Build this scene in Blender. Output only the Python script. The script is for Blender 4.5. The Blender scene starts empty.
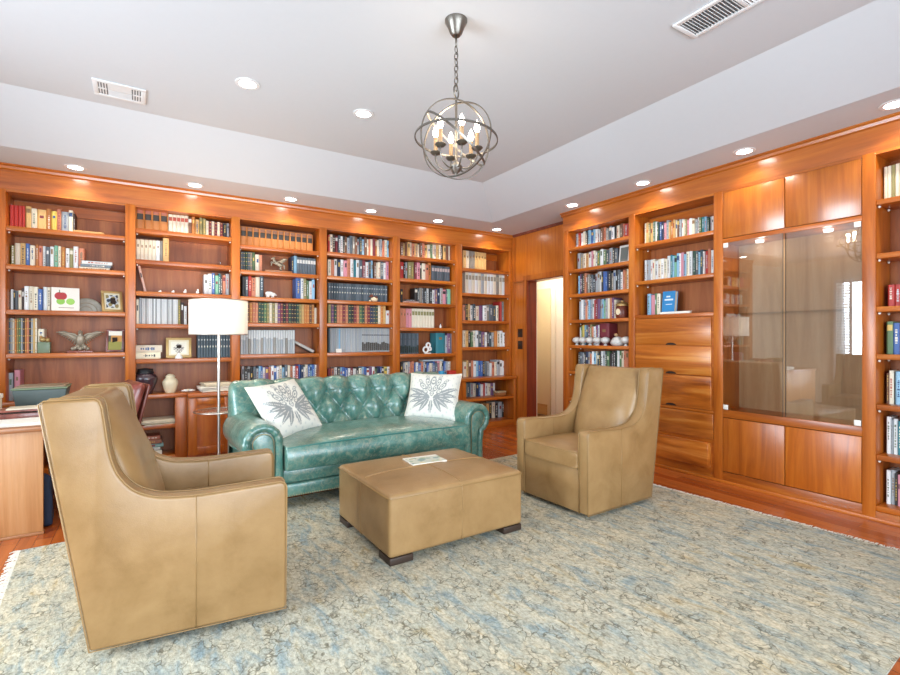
import bpy, bmesh, math, random
from mathutils import Matrix, Vector
R = math.radians
SC = bpy.context.scene
COL = SC.collection
rnd = random.Random(7)

# ------------------------------------------------------------------ camera frame (measured from the room's vanishing points)
F = 484.0
CA, SA = 0.8492, 0.5281
EYE = 1.2544
def ray(px, py):
    rx = (px - 450.0) / F
    return rx * CA + SA, -rx * SA + CA, (337.5 - py) / F
def on_y(px, py, Y):            # photo pixel -> point on a plane parallel to the back wall
    a, b, c = ray(px, py); t = Y / b
    return a * t, EYE + c * t
def on_x(px, py, X):            # photo pixel -> point on a plane parallel to the right wall
    a, b, c = ray(px, py); t = X / a
    return b * t, EYE + c * t

# ------------------------------------------------------------------ helpers
WM = {}
def lin(hexs):
    hexs = hexs.lstrip('#')
    out = []
    for i in (0, 2, 4):
        v = int(hexs[i:i + 2], 16) / 255.0
        out.append(v / 12.92 if v <= 0.04045 else ((v + 0.055) / 1.055) ** 2.4)
    return tuple(out)

def tag(o, label, cat, group=None, kind=None):
    if label: o['label'] = label
    if cat: o['category'] = cat
    if group: o['group'] = group
    if kind: o['kind'] = kind
    return o

def thing(name, label, cat, loc=(0, 0, 0), rz=0.0, group=None, kind=None):
    o = bpy.data.objects.new(name, None)
    COL.objects.link(o)
    o.empty_display_size = 0.1
    o.location = loc
    o.rotation_euler = (0, 0, rz)
    WM[o.name] = Matrix.Translation(loc) @ Matrix.Rotation(rz, 4, 'Z')
    return tag(o, label, cat, group, kind)

def build(name, bm, mat, parent=None, world=False, smooth=None, bevel=None, seg=2, mtx=None, subsurf=0):
    """one mesh object; with world=True the bmesh is in world coordinates"""
    if world and parent is not None:
        bm.transform(WM[parent.name].inverted())
    me = bpy.data.meshes.new(name)
    bmesh.ops.recalc_face_normals(bm, faces=bm.faces[:])
    bm.to_mesh(me); bm.free()
    for m in (mat if isinstance(mat, (list, tuple)) else [mat]):
        me.materials.append(m)
    if smooth is not None:
        for p in me.polygons: p.use_smooth = True
        if smooth < 179:
            me.set_sharp_from_angle(angle=R(smooth))
    o = bpy.data.objects.new(name, me)
    COL.objects.link(o)
    if parent is not None:
        o.parent = parent
        WM[o.name] = WM[parent.name]
    elif mtx is not None:
        o.matrix_world = mtx
        WM[o.name] = mtx.copy()
    else:
        WM[o.name] = Matrix.Identity(4)
    if bevel:
        b = o.modifiers.new('bevel', 'BEVEL')
        b.width = bevel; b.segments = seg; b.limit_method = 'ANGLE'; b.angle_limit = R(40)
        b.harden_normals = False
        for p in me.polygons: p.use_smooth = True
    if subsurf:
        s = o.modifiers.new('sub', 'SUBSURF'); s.levels = subsurf; s.render_levels = subsurf
    return o

def clone(root, loc, rz, label, group=None):
    c = root.copy(); COL.objects.link(c)
    c.location = loc; c.rotation_euler = (0, 0, rz); c['label'] = label
    if group: c['group'] = group
    WM[c.name] = Matrix.Translation(loc) @ Matrix.Rotation(rz, 4, 'Z')
    def rec(src, dst):
        for ch in [o for o in COL.objects if o.parent == src]:
            d = ch.copy(); COL.objects.link(d); d.parent = dst
            WM[d.name] = WM[c.name]
            rec(ch, d)
    rec(root, c)
    return c

def NB(): return bmesh.new()
def box(bm, x0, x1, y0, y1, z0, z1, m=None, mi=0):
    vs = [Vector((x, y, z)) for z in (z0, z1) for x, y in ((x0, y0), (x1, y0), (x1, y1), (x0, y1))]
    if m is not None: vs = [m @ v for v in vs]
    v = [bm.verts.new(p) for p in vs]
    fs = []
    for idx in ((0, 3, 2, 1), (4, 5, 6, 7), (0, 1, 5, 4), (1, 2, 6, 5), (2, 3, 7, 6), (3, 0, 4, 7)):
        f = bm.faces.new([v[i] for i in idx]); f.material_index = mi; fs.append(f)
    return fs
def bx(*a, **k):
    bm = NB(); box(bm, *a, **k); return bm
def prism(bm, pts, axis, a0, a1, m=None):
    """extrude a 2D outline (u,v) along an axis: x -> (a,u,v), y -> (u,a,v), z -> (u,v,a)"""
    def P(u, v, a):
        p = {'x': (a, u, v), 'y': (u, a, v), 'z': (u, v, a)}[axis]
        p = Vector(p)
        return m @ p if m is not None else p
    A = [bm.verts.new(P(u, v, a0)) for u, v in pts]
    B = [bm.verts.new(P(u, v, a1)) for u, v in pts]
    n = len(pts)
    bm.faces.new(A); bm.faces.new(list(reversed(B)))
    for i in range(n):
        bm.faces.new((A[i], A[(i + 1) % n], B[(i + 1) % n], B[i]))
def lathe(bm, prof, cx=0, cy=0, cz=0, seg=24, m=None):
    rings = []
    for r, z in prof:
        if r < 1e-5:
            p = Vector((cx, cy, cz + z)); rings.append([bm.verts.new(m @ p if m is not None else p)])
        else:
            ring = []
            for i in range(seg):
                a = 2 * math.pi * i / seg
                p = Vector((cx + r * math.cos(a), cy + r * math.sin(a), cz + z))
                ring.append(bm.verts.new(m @ p if m is not None else p))
            rings.append(ring)
    for A, B in zip(rings, rings[1:]):
        if len(A) == 1 and len(B) == 1: continue
        for i in range(seg):
            j = (i + 1) % seg
            if len(A) == 1: bm.faces.new((A[0], B[j], B[i]))
            elif len(B) == 1: bm.faces.new((A[i], A[j], B[0]))
            else: bm.faces.new((A[i], A[j], B[j], B[i]))
def tube(bm, pts, r, seg=8, closed=False, cap=True):
    pts = [Vector(p) for p in pts]
    n = len(pts)
    rr = r if isinstance(r, (list, tuple)) else [r] * n
    rings = []
    prev = None
    for i in range(n):
        if closed: t = pts[(i + 1) % n] - pts[i - 1]
        else: t = pts[min(i + 1, n - 1)] - pts[max(i - 1, 0)]
        t.normalize()
        if prev is None:
            ref = Vector((0, 0, 1)) if abs(t.z) < 0.9 else Vector((1, 0, 0))
            u = t.cross(ref).normalized()
        else:
            u = (prev - t * prev.dot(t)).normalized()
        prev = u
        w = t.cross(u)
        rings.append([bm.verts.new(pts[i] + (u * math.cos(2 * math.pi * k / seg) + w * math.sin(2 * math.pi * k / seg)) * rr[i]) for k in range(seg)])
    for i in range(n if closed else n - 1):
        A = rings[i]; B = rings[(i + 1) % n]
        off = 0
        if closed and i == n - 1:
            off = min(range(seg), key=lambda o: (A[0].co - B[o].co).length)
        for k in range(seg):
            bm.faces.new((A[k], A[(k + 1) % seg], B[(k + 1 + off) % seg], B[(k + off) % seg]))
    if cap and not closed:
        bm.faces.new(list(reversed(rings[0]))); bm.faces.new(rings[-1])
def ball(bm, c, rx, ry=None, rz=None, sub=2, m=None):
    ry = rx if ry is None else ry; rz = rx if rz is None else rz
    M = Matrix.Translation(c)
    if m is not None: M = M @ m
    M = M @ Matrix.Diagonal((rx, ry, rz, 1))
    bmesh.ops.create_icosphere(bm, subdivisions=sub, radius=1.0, matrix=M)
def grid(bm, f, nu, nv, wrap_u=False):
    V = [[bm.verts.new(f(i / nu, j / nv)) for j in range(nv + 1)] for i in range(nu if wrap_u else nu + 1)]
    n = len(V)
    for i in range(nu):
        for j in range(nv):
            bm.faces.new((V[i][j], V[(i + 1) % n][j], V[(i + 1) % n][j + 1], V[i][j + 1]))
    return V
def spline(pts, n=8):
    """Catmull-Rom through 2D/3D points"""
    P = [Vector(p) for p in pts]
    P = [P[0] * 2 - P[1]] + P + [P[-1] * 2 - P[-2]]
    out = []
    for i in range(1, len(P) - 2):
        for k in range(n):
            t = k / n
            a, b, c, d = P[i - 1], P[i], P[i + 1], P[i + 2]
            out.append(0.5 * ((2 * b) + (c - a) * t + (2 * a - 5 * b + 4 * c - d) * t * t + (3 * b - a - 3 * c + d) * t ** 3))
    out.append(P[-2])
    return out

# ------------------------------------------------------------------ materials
class NT:
    def __init__(s, name):
        s.m = bpy.data.materials.new(name); s.m.use_nodes = True
        s.t = s.m.node_tree; s.b = s.t.nodes['Principled BSDF']; s.out = s.t.nodes['Material Output']
    def n(s, typ, **k):
        nd = s.t.nodes.new(typ)
        for a, v in k.items():
            if a.startswith('i_'):
                key = a[2:].replace('_', ' ')
                nd.inputs[key].default_value = v
            else: setattr(nd, a, v)
        return nd
    def l(s, a, b): s.t.links.new(a, b)
    def mix(s, fac, a, b, blend='MIX'):
        x = s.t.nodes.new('ShaderNodeMix'); x.data_type = 'RGBA'; x.blend_type = blend
        for sock, v in ((x.inputs[0], fac), (x.inputs[6], a), (x.inputs[7], b)):
            if hasattr(v, 'links'): s.l(v, sock)
            else: sock.default_value = v if not isinstance(v, tuple) or len(v) == 4 else (*v, 1)
        return x.outputs[2]
    def ramp(s, fac, stops):
        r = s.t.nodes.new('ShaderNodeValToRGB'); e = r.color_ramp.elements
        while len(e) > 1: e.remove(e[0])
        e[0].position = stops[0][0]; e[0].color = (*stops[0][1], 1)
        for p, c in stops[1:]:
            q = e.new(p); q.color = (*c, 1)
        s.l(fac, r.inputs[0]); return r.outputs[0]
    def coords(s, scale=(1, 1, 1), rand=True, rot=(0, 0, 0)):
        tc = s.n('ShaderNodeTexCoord'); mp = s.n('ShaderNodeMapping')
        mp.inputs['Scale'].default_value = scale; mp.inputs['Rotation'].default_value = rot
        src = tc.outputs['Object']
        if rand:
            oi = s.n('ShaderNodeObjectInfo'); ad = s.n('ShaderNodeVectorMath', operation='ADD')
            ml = s.n('ShaderNodeVectorMath', operation='SCALE'); ml.inputs['Scale'].default_value = 37.0
            cb = s.n('ShaderNodeCombineXYZ')
            for k in range(3): s.l(oi.outputs['Random'], cb.inputs[k])
            s.l(cb.outputs[0], ml.inputs[0]); s.l(src, ad.inputs[0]); s.l(ml.outputs[0], ad.inputs[1]); src = ad.outputs[0]
        s.l(src, mp.inputs[0]); return mp.outputs[0]
    def noise(s, vec, scale, detail=4, rough=0.55, dist=0.0):
        nz = s.n('ShaderNodeTexNoise'); nz.inputs['Scale'].default_value = scale; nz.inputs['Detail'].default_value = detail
        nz.inputs['Roughness'].default_value = rough; nz.inputs['Distortion'].default_value = dist
        s.l(vec, nz.inputs['Vector']); return nz.outputs[0]
    def bump(s, h, strength, dist=0.01):
        b = s.n('ShaderNodeBump'); b.inputs['Strength'].default_value = strength; b.inputs['Distance'].default_value = dist
        s.l(h, b.inputs['Height']); s.l(b.outputs[0], s.b.inputs['Normal'])
    def set(s, **k):
        for a, v in k.items(): s.b.inputs[a.replace('_', ' ')].default_value = v
        return s

def plain(name, hexs, rough=0.5, metal=0.0, spec=0.5, coat=0.0, var=0.06):
    t = NT(name); c = lin(hexs) if isinstance(hexs, str) else hexs
    v = t.coords(); nz = t.noise(v, 25, 3)
    t.l(t.mix(nz, tuple(x * (1 - var) for x in c), tuple(min(1, x * (1 + var)) for x in c)), t.b.inputs['Base Color'])
    t.set(Roughness=rough, Metallic=metal, Coat_Weight=coat)
    t.b.inputs['Specular IOR Level'].default_value = spec
    return t.m

def wood(name, axis, dark, mid, light, rough=0.36, coat=0.25, scale=1.0, board=None):
    t = NT(name)
    sc = {'x': (0.7, 9, 9), 'y': (9, 0.7, 9), 'z': (9, 9, 0.7)}[axis]
    v = t.coords(tuple(q * scale for q in sc))
    n1 = t.noise(v, 1.1, 5, 0.6, 1.2)
    n2 = t.noise(v, 6.0, 4, 0.7, 0.4)
    c1 = t.ramp(n1, [(0.28, lin(dark)), (0.5, lin(mid)), (0.74, lin(light))])
    c2 = t.mix(n2, (0.72, 0.66, 0.6), (1.12, 1.1, 1.08))
    c = t.mix(0.75, c1, c2, 'MULTIPLY')
    oi = t.n('ShaderNodeObjectInfo')
    hv = t.n('ShaderNodeHueSaturation'); mr = t.n('ShaderNodeMapRange')
    mr.inputs['To Min'].default_value = 0.88; mr.inputs['To Max'].default_value = 1.12
    t.l(oi.outputs['Random'], mr.inputs[0]); t.l(mr.outputs[0], hv.inputs['Value']); t.l(c, hv.inputs['Color'])
    t.l(hv.outputs[0], t.b.inputs['Base Color'])
    t.set(Roughness=rough, Coat_Weight=coat, Coat_Roughness=0.2)
    t.bump(n2, 0.06, 0.004)
    return t.m

M = {}
M['wood_v'] = wood('cherry_wood_upright', 'z', '#93470e', '#b76219', '#cd7c2a')
M['wood_x'] = wood('cherry_wood_lengthwise', 'x', '#93470e', '#b76219', '#cd7c2a')
M['frieze_x'] = wood('polished_cherry_frieze', 'x', '#93470e', '#b76219', '#cd7c2a', rough=0.3, coat=1.0)
M['frieze_y'] = wood('polished_cherry_frieze_side', 'y', '#93470e', '#b76219', '#cd7c2a', rough=0.3, coat=1.0)
M['wood_y'] = wood('cherry_wood_sideways', 'y', '#93470e', '#b76219', '#cd7c2a')
M['drawer'] = wood('flamed_cherry_drawer', 'y', '#7c3a10', '#bd6a22', '#e09a48', scale=0.8, rough=0.3)
M['panel'] = wood('cherry_plywood_panel', 'z', '#a9581a', '#bb681d', '#cb7a28', rough=0.3, coat=0.8, scale=1.5)
M['back'] = wood('case_back_wood', 'z', '#804420', '#a25c2f', '#b6723f', rough=0.5, coat=0.05)
M['display_back'] = wood('display_back_wood', 'z', '#bd9062', '#d0a678', '#dcb78c', rough=0.5, coat=0.05)
M['desk'] = wood('desk_wood', 'z', '#b77b48', '#cc9560', '#d9a878', rough=0.45, coat=0.1)
M['desk_x'] = wood('desk_top_wood', 'x', '#8a5630', '#a86e40', '#bd8656', rough=0.4)
M['darkwood'] = wood('rosewood_frame', 'z', '#5a2a22', '#7d4034', '#99584a', rough=0.3)
M['legwood'] = plain('espresso_wood', '#3a2b22', 0.45)
M['white'] = plain('white_paint', '#e2e2e1', 0.7, var=0.02)
M['ceil'] = plain('ceiling_paint', '#cdd0d3', 0.85, var=0.015)
M['hall'] = plain('cream_hall_paint', '#f3ead9', 0.7, var=0.02)
M['halldoor'] = plain('cream_door_paint', '#e3cfa6', 0.5, var=0.03)
M['wallpaint'] = plain('warm_wall_paint', '#e6dccb', 0.8, var=0.02)
M['metal'] = plain('brushed_nickel', '#d6d2ca', 0.38, 1.0)
M['iron'] = plain('antique_pewter', '#7c766e', 0.36, 0.9)
M['candle'] = plain('candle_sleeve', '#b08a62', 0.5)
M['bronze'] = plain('dark_bronze_plate', '#3d2a1c', 0.4, 0.3)
M['gold'] = plain('gilt', '#b3935c', 0.45, 0.4)
M['brass'] = plain('pale_brass', '#d8c9a0', 0.35, 0.5)
M['clip'] = plain('white_glass_clip', '#ece8de', 0.4)
M['black'] = plain('black_plastic', '#1c1c1e', 0.5)
M['slot'] = plain('dark_slot', '#2a1a10', 0.8)
M['ventgrey'] = plain('vent_duct_grey', '#75787a', 0.7)
M['porcelain'] = plain('white_porcelain', '#e8e6e0', 0.25, coat=0.4)
M['pewter'] = plain('pewter_cast', '#a0937f', 0.42, 0.35, var=0.2)
M['china'] = plain('grey_white_china', '#c4c2bd', 0.3, coat=0.3, var=0.18)
M['urn_dark'] = plain('plum_glaze', '#3c2c33', 0.22, coat=0.5, var=0.25)
M['urn_light'] = plain('cream_glaze', '#e2d2b0', 0.4, coat=0.2)
M['paper'] = plain('paper', '#e9e4d8', 0.8)
M['paper_dim'] = plain('aged_paper', '#d2c6ae', 0.8)
M['boxgreen'] = plain('grey_green_box', '#4a5552', 0.5)
M['boxlid'] = plain('brown_lid', '#8d7a62', 0.5)
M['navy'] = plain('navy_cloth', '#22304a', 0.8)
M['red'] = plain('red_lacquer', '#b52a20', 0.4)
M['blue'] = plain('blue_glaze', '#2f8fb8', 0.3)
M['olive'] = plain('olive_green_enamel', '#6d7c60', 0.4)
M['pages'] = plain('book_pages', '#ddd3bd', 0.85)
M['platem'] = plain('patterned_plate_glaze', '#a9a294', 0.3, var=0.35)
M['brownceramic'] = plain('brown_ceramic', '#6b3324', 0.3, var=0.3)
M['nail'] = plain('brass_nailhead', '#a89a78', 0.35, 0.8)

def leather(name, base, light, dark, rough=0.42, sheen_tint=None, scale=5.0, coat=0.0):
    t = NT(name); v = t.coords((1, 1, 1))
    n1 = t.noise(v, scale, 5, 0.6, 0.3); n2 = t.noise(v, 260, 2, 0.5); n3 = t.noise(v, scale * 4, 6, 0.7, 1.0)
    c = t.ramp(n1, [(0.3, lin(dark)), (0.5, lin(base)), (0.72, lin(light))])
    if sheen_tint:
        m = t.ramp(n3, [(0.46, (0, 0, 0)), (0.72, (1, 1, 1))])  # tan sheen painted into the leather colour as noise blotches
        k = t.n('ShaderNodeMath', operation='MULTIPLY'); k.inputs[1].default_value = 0.42; t.l(m, k.inputs[0])
        c = t.mix(k.outputs[0], c, lin(sheen_tint))
    t.l(c, t.b.inputs['Base Color'])
    t.set(Roughness=rough, Coat_Weight=coat, Coat_Roughness=0.25)
    ad = t.n('ShaderNodeMath', operation='ADD'); t.l(n2, ad.inputs[0])
    k2 = t.n('ShaderNodeMath', operation='MULTIPLY'); k2.inputs[1].default_value = 2.0; t.l(n3, k2.inputs[0]); t.l(k2.outputs[0], ad.inputs[1])
    if sheen_tint:
        wr = t.noise(t.coords((26, 9, 5)), 1.0, 5, 0.7, 1.6)
        k3 = t.n('ShaderNodeMath', operation='MULTIPLY'); k3.inputs[1].default_value = 6.0; t.l(wr, k3.inputs[0])
        a2 = t.n('ShaderNodeMath', operation='ADD'); t.l(ad.outputs[0], a2.inputs[0]); t.l(k3.outputs[0], a2.inputs[1]); ad = a2
    t.bump(ad.outputs[0], 0.2 if sheen_tint else 0.12, 0.004)
    return t.m
M['tan'] = leather('tan_leather', '#98764b', '#a38155', '#89683e', 0.36)
M['tan_seam'] = plain('tan_leather_piping', '#927144', 0.4)
M['teal'] = leather('teal_leather', '#3c7065', '#688f82', '#29584f', 0.32, sheen_tint='#b9ab8c', scale=7, coat=0.9)
M['teal_seam'] = plain('teal_piping', '#2f6f68', 0.4)
M['oxblood'] = leather('oxblood_leather', '#7a3a30', '#95544a', '#5f2a24', 0.3, coat=0.3)

def glass(name, f0=0.06, tint=(1, 1, 1), rough=0.0):
    """thin clear pane: transparent, with Schlick reflection from either side"""
    t = NT(name); t.t.nodes.remove(t.b)
    tr = t.n('ShaderNodeBsdfTransparent'); tr.inputs[0].default_value = (*tint, 1)
    gl = t.n('ShaderNodeBsdfGlossy'); gl.inputs['Roughness'].default_value = rough
    ge = t.n('ShaderNodeNewGeometry'); dt = t.n('ShaderNodeVectorMath', operation='DOT_PRODUCT')
    t.l(ge.outputs['Normal'], dt.inputs[0]); t.l(ge.outputs['Incoming'], dt.inputs[1])
    def mth(op, a, b=None):
        m = t.n('ShaderNodeMath', operation=op)
        for k, v in ((0, a), (1, b)):
            if v is None: continue
            if hasattr(v, 'links'): t.l(v, m.inputs[k])
            else: m.inputs[k].default_value = v
        return m.outputs[0]
    ab = mth('ABSOLUTE', dt.outputs['Value']); inv = mth('SUBTRACT', 1.0, ab); p5 = mth('POWER', inv, 5.0)
    fac = mth('ADD', mth('MULTIPLY', p5, 1 - f0), f0)
    mx = t.n('ShaderNodeMixShader'); t.l(fac, mx.inputs[0]); t.l(tr.outputs[0], mx.inputs[1]); t.l(gl.outputs[0], mx.inputs[2])
    t.l(mx.outputs[0], t.out.inputs['Surface'])
    return t.m
M['glass'] = glass('cabinet_glass', 0.17, (0.90, 0.91, 0.91))
M['glassedge'] = plain('dark_glass_edge', '#4a4238', 0.3)
M['pane'] = glass('window_glass', 0.03)
M['shelfglass'] = glass('glass_shelf', 0.03, (0.97, 0.985, 0.98))

def emit(name, col, s):
    t = NT(name); t.b.inputs['Base Color'].default_value = (0.9, 0.9, 0.9, 1)
    t.b.inputs['Emission Color'].default_value = (*col, 1); t.b.inputs['Emission Strength'].default_value = s
    return t.m
M['lens'] = emit('recessed_lens', (1, 0.96, 0.9), 26)
M['bulb'] = emit('candle_bulb', (1, 0.88, 0.7), 14)
M['puck'] = emit('puck_lens', (1, 0.95, 0.85), 2.0)

def shade_mat():
    t = NT('linen_shade'); t.t.nodes.remove(t.b)
    v = t.coords((1, 1, 1)); nz = t.noise(v, 200, 2)
    c = t.mix(nz, (0.86, 0.83, 0.77), (0.93, 0.9, 0.85))
    d = t.n('ShaderNodeBsdfDiffuse'); tl = t.n('ShaderNodeBsdfTranslucent'); mx = t.n('ShaderNodeMixShader')
    t.l(c, d.inputs[0]); t.l(c, tl.inputs[0]); mx.inputs[0].default_value = 0.5
    t.l(d.outputs[0], mx.inputs[1]); t.l(tl.outputs[0], mx.inputs[2]); t.l(mx.outputs[0], t.out.inputs['Surface'])
    return t.m
M['shade'] = shade_mat()

def attr_mat(name, rough=0.5, coat=0.0, grain=120):
    t = NT(name); a = t.n('ShaderNodeAttribute'); a.attribute_name = 'Col'
    v = t.coords((1, 1, 1)); nz = t.noise(v, grain, 3)
    c = t.mix(0.5, a.outputs['Color'], t.mix(nz, (0.75, 0.75, 0.75), (1.2, 1.2, 1.2)), 'MULTIPLY')
    t.l(c, t.b.inputs['Base Color']); t.set(Roughness=rough, Coat_Weight=coat)
    return t.m
M['book'] = attr_mat('book_cloth', 0.5)
M['pillow'] = attr_mat('printed_linen', 0.85, grain=300)
M['picture'] = attr_mat('printed_picture', 0.4)

def floor_mat():
    t = NT('cherry_plank_floor')
    v = t.coords((1, 1, 1), rand=False, rot=(0, 0, R(90)))
    br = t.n('ShaderNodeTexBrick'); t.l(v, br.inputs['Vector'])
    br.inputs['Scale'].default_value = 1.0; br.inputs['Mortar Size'].default_value = 0.0015
    br.inputs['Brick Width'].default_value = 1.3; br.inputs['Row Height'].default_value = 0.085; br.offset = 0.37
    br.inputs['Color1'].default_value = (*lin('#b4622c'), 1); br.inputs['Color2'].default_value = (*lin('#98481c'), 1)
    br.inputs['Mortar'].default_value = (*lin('#4e220f'), 1)
    v2 = t.coords((9, 0.7, 9), rand=False); n1 = t.noise(v2, 1.4, 5, 0.6, 1.0)
    c = t.mix(0.8, br.outputs['Color'], t.ramp(n1, [(0.3, (0.72, 0.66, 0.6)), (0.7, (1.15, 1.1, 1.05))]), 'MULTIPLY')
    t.l(c, t.b.inputs['Base Color']); t.set(Roughness=0.27, Coat_Weight=0.3, Coat_Roughness=0.15)
    return t.m
M['floor'] = floor_mat()

def rug_mat():
    t = NT('distressed_rug')
    v = t.coords((1, 1, 1), rand=False)
    vs = t.coords((13.0, 3.6, 1), rand=False)
    big = t.noise(vs, 1.0, 5, 0.6, 0.8)
    big2 = t.noise(v, 0.9, 3, 0.5, 0.3)
    fine = t.noise(t.coords((1, 0.6, 1), rand=False), 85, 3, 0.75)
    med = t.noise(t.coords((1, 0.5, 1), rand=False), 26, 4, 0.7, 1.5)
    base = t.ramp(big, [(0.30, lin('#88979b')), (0.38, lin('#9fa6a2')), (0.46, lin('#b3b0a2')), (0.60, lin('#beb7a4')), (0.70, lin('#a59676'))])
    tint = t.ramp(big2, [(0.36, (0.96, 1.0, 1.02)), (0.62, (1.03, 0.97, 0.88))])
    c = t.mix(0.8, base, tint, 'MULTIPLY')
    nz = t.n('ShaderNodeTexNoise'); nz.inputs['Scale'].default_value = 9.0; nz.inputs['Detail'].default_value = 3; t.l(v, nz.inputs['Vector'])
    sb = t.n('ShaderNodeVectorMath', operation='SUBTRACT'); sb.inputs[1].default_value = (0.5, 0.5, 0.5); t.l(nz.outputs['Color'], sb.inputs[0])
    dv = t.n('ShaderNodeVectorMath', operation='SCALE'); dv.inputs['Scale'].default_value = 0.20; t.l(sb.outputs[0], dv.inputs[0])
    av = t.n('ShaderNodeVectorMath', operation='ADD'); t.l(v, av.inputs[0]); t.l(dv.outputs[0], av.inputs[1])
    mp = t.n('ShaderNodeMapping'); mp.inputs['Scale'].default_value = (1.25, 0.8, 1); t.l(av.outputs[0], mp.inputs[0])
    vo = t.n('ShaderNodeTexVoronoi', feature='DISTANCE_TO_EDGE'); vo.inputs['Scale'].default_value = 16.0; t.l(mp.outputs[0], vo.inputs['Vector'])
    line = t.ramp(vo.outputs['Distance'], [(0.02, (1, 1, 1)), (0.06, (0, 0, 0))])
    msk = t.ramp(t.noise(v, 10.0, 3, 0.6), [(0.44, (0, 0, 0)), (0.56, (1, 1, 1))])
    lm = t.n('ShaderNodeMath', operation='MULTIPLY'); t.l(line, lm.inputs[0]); t.l(msk, lm.inputs[1])
    lk = t.n('ShaderNodeMath', operation='MULTIPLY'); t.l(lm.outputs[0], lk.inputs[0]); lk.inputs[1].default_value = 0.75
    vo2 = t.n('ShaderNodeTexVoronoi'); vo2.inputs['Scale'].default_value = 16.0; t.l(mp.outputs[0], vo2.inputs['Vector'])
    patch = t.ramp(vo2.outputs['Color'], [(0.25, (0.80, 0.86, 0.90)), (0.5, (0.98, 0.98, 0.96)), (0.85, (1.07, 1.06, 1.03))])
    c = t.mix(0.75, c, patch, 'MULTIPLY')
    c = t.mix(lk.outputs[0], c, lin('#66604f'))
    c = t.mix(0.8, c, t.ramp(med, [(0.3, (0.74, 0.75, 0.75)), (0.65, (1.12, 1.11, 1.08))]), 'MULTIPLY')
    c = t.mix(0.85, c, t.ramp(fine, [(0.34, (0.62, 0.61, 0.60)), (0.5, (0.98, 0.98, 0.98)), (0.66, (1.28, 1.28, 1.28))]), 'MULTIPLY')
    t.l(c, t.b.inputs['Base Color']); t.set(Roughness=0.95); t.b.inputs['Specular IOR Level'].default_value = 0.1
    t.bump(fine, 0.5, 0.006)
    return t.m
M['rug'] = rug_mat()
M['fringe'] = plain('cotton_fringe', '#d6cfbf', 0.9)
P_FRONT, P_LEFT, P_SOF, P_CEIL, P_CAND, P_LAMP, EXPO = 225, 220, 15, 26, 0.7, 28, -0.1
# ------------------------------------------------------------------ the room
def structure(name, bm, mat, parent=None, **k):
    o = build(name, bm, mat, parent, **k)
    if parent is None: o['kind'] = 'structure'
    return o
AJAR = R(-3.4)
YF, XF = 5.516, 4.217            # front faces of the back and the right-hand bookcases
XW = 4.50                        # wood panelled right wall
SOF, TOP = 2.74, 3.00            # soffit and tray ceiling heights

structure('floor', bx(-2.75, 5.6, -1.75, 7.0, -0.05, 0.0), M['floor'])
structure('wall_back', bx(-2.75, 4.65, 5.87, 6.0, 0, 3.1), M['wallpaint'])
bm = NB()
box(bm, XW, 4.65, -1.75, 4.30, 0, 3.1); box(bm, XW, 4.65, 5.19, 5.87, 0, 3.1); box(bm, XW, 4.65, 4.30, 5.19, 2.055, 3.1)
structure('wall_right', bm, M['panel'])
bm = NB()
for a in ((-1.75, 1.2, 0, 3.1), (3.9, 5.87, 0, 3.1), (1.2, 3.9, 0, 0.35), (1.2, 3.9, 2.35, 3.1)): box(bm, -2.75, -2.6, *a)
structure('wall_left', bm, M['wallpaint'])
bm = NB()
for x0, x1, z0, z1 in ((-2.75, -1.4, 0, 3.1), (3.2, 4.5, 0, 3.1), (-1.4, 3.2, 0, 0.3), (-1.4, 3.2, 2.45, 3.1)): box(bm, x0, x1, -1.75, -1.6, z0, z1)
structure('wall_front', bm, M['wallpaint'])
# tray ceiling: flat soffit ring, sloped sides, raised centre
bm = NB()
def ring(x0, x1, y0, y1, z): return [bm.verts.new(p) for p in ((x0, y0, z), (x1, y0, z), (x1, y1, z), (x0, y1, z))]
A = ring(-2.75, 4.65, -1.75, 6.0, SOF); B = ring(-1.9, 3.775, -0.9, 5.022, SOF); Cc = ring(-1.32, 3.195, -0.32, 4.442, TOP)
for P, Q in ((A, B), (B, Cc)):
    for i in range(4): bm.faces.new((P[i], P[(i + 1) % 4], Q[(i + 1) % 4], Q[i]))
bm.faces.new(Cc)
box(bm, -2.75, 4.65, -1.75, 6.0, 3.05, 3.1)
structure('ceiling', bm, M['ceil'])
# windows
def window(name, horiz, a0, a1, z0, z1, d0, d1, nv):
    def bb(bm, p0, p1, q0, q1, e0, e1):
        if horiz: box(bm, p0, p1, e0, e1, q0, q1)
        else: box(bm, e0, e1, p0, p1, q0, q1)
    bm = NB(); w = 0.07
    bb(bm, a0, a1, z0, z0 + w, d0, d1); bb(bm, a0, a1, z1 - w, z1, d0, d1)
    for i in range(nv + 1):
        c = a0 + (a1 - a0) * i / nv
        c0 = min(max(c - w / 2, a0), a1 - w); bb(bm, c0, c0 + w, z0 + w, z1 - w, d0, d1)
    f = structure(name, bm, M['white'])
    bm = NB(); dm = (d0 + d1) / 2; bb(bm, a0 + w, a1 - w, z0 + w, z1 - w, dm - 0.003, dm + 0.003)
    build('pane', bm, M['pane'], f)
    return f
window('window_1', False, 1.2, 3.9, 0.35, 2.35, -2.70, -2.62, 3)
window('window_2', True, -1.4, 3.2, 0.30, 2.45, -1.70, -1.62, 4)
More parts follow.
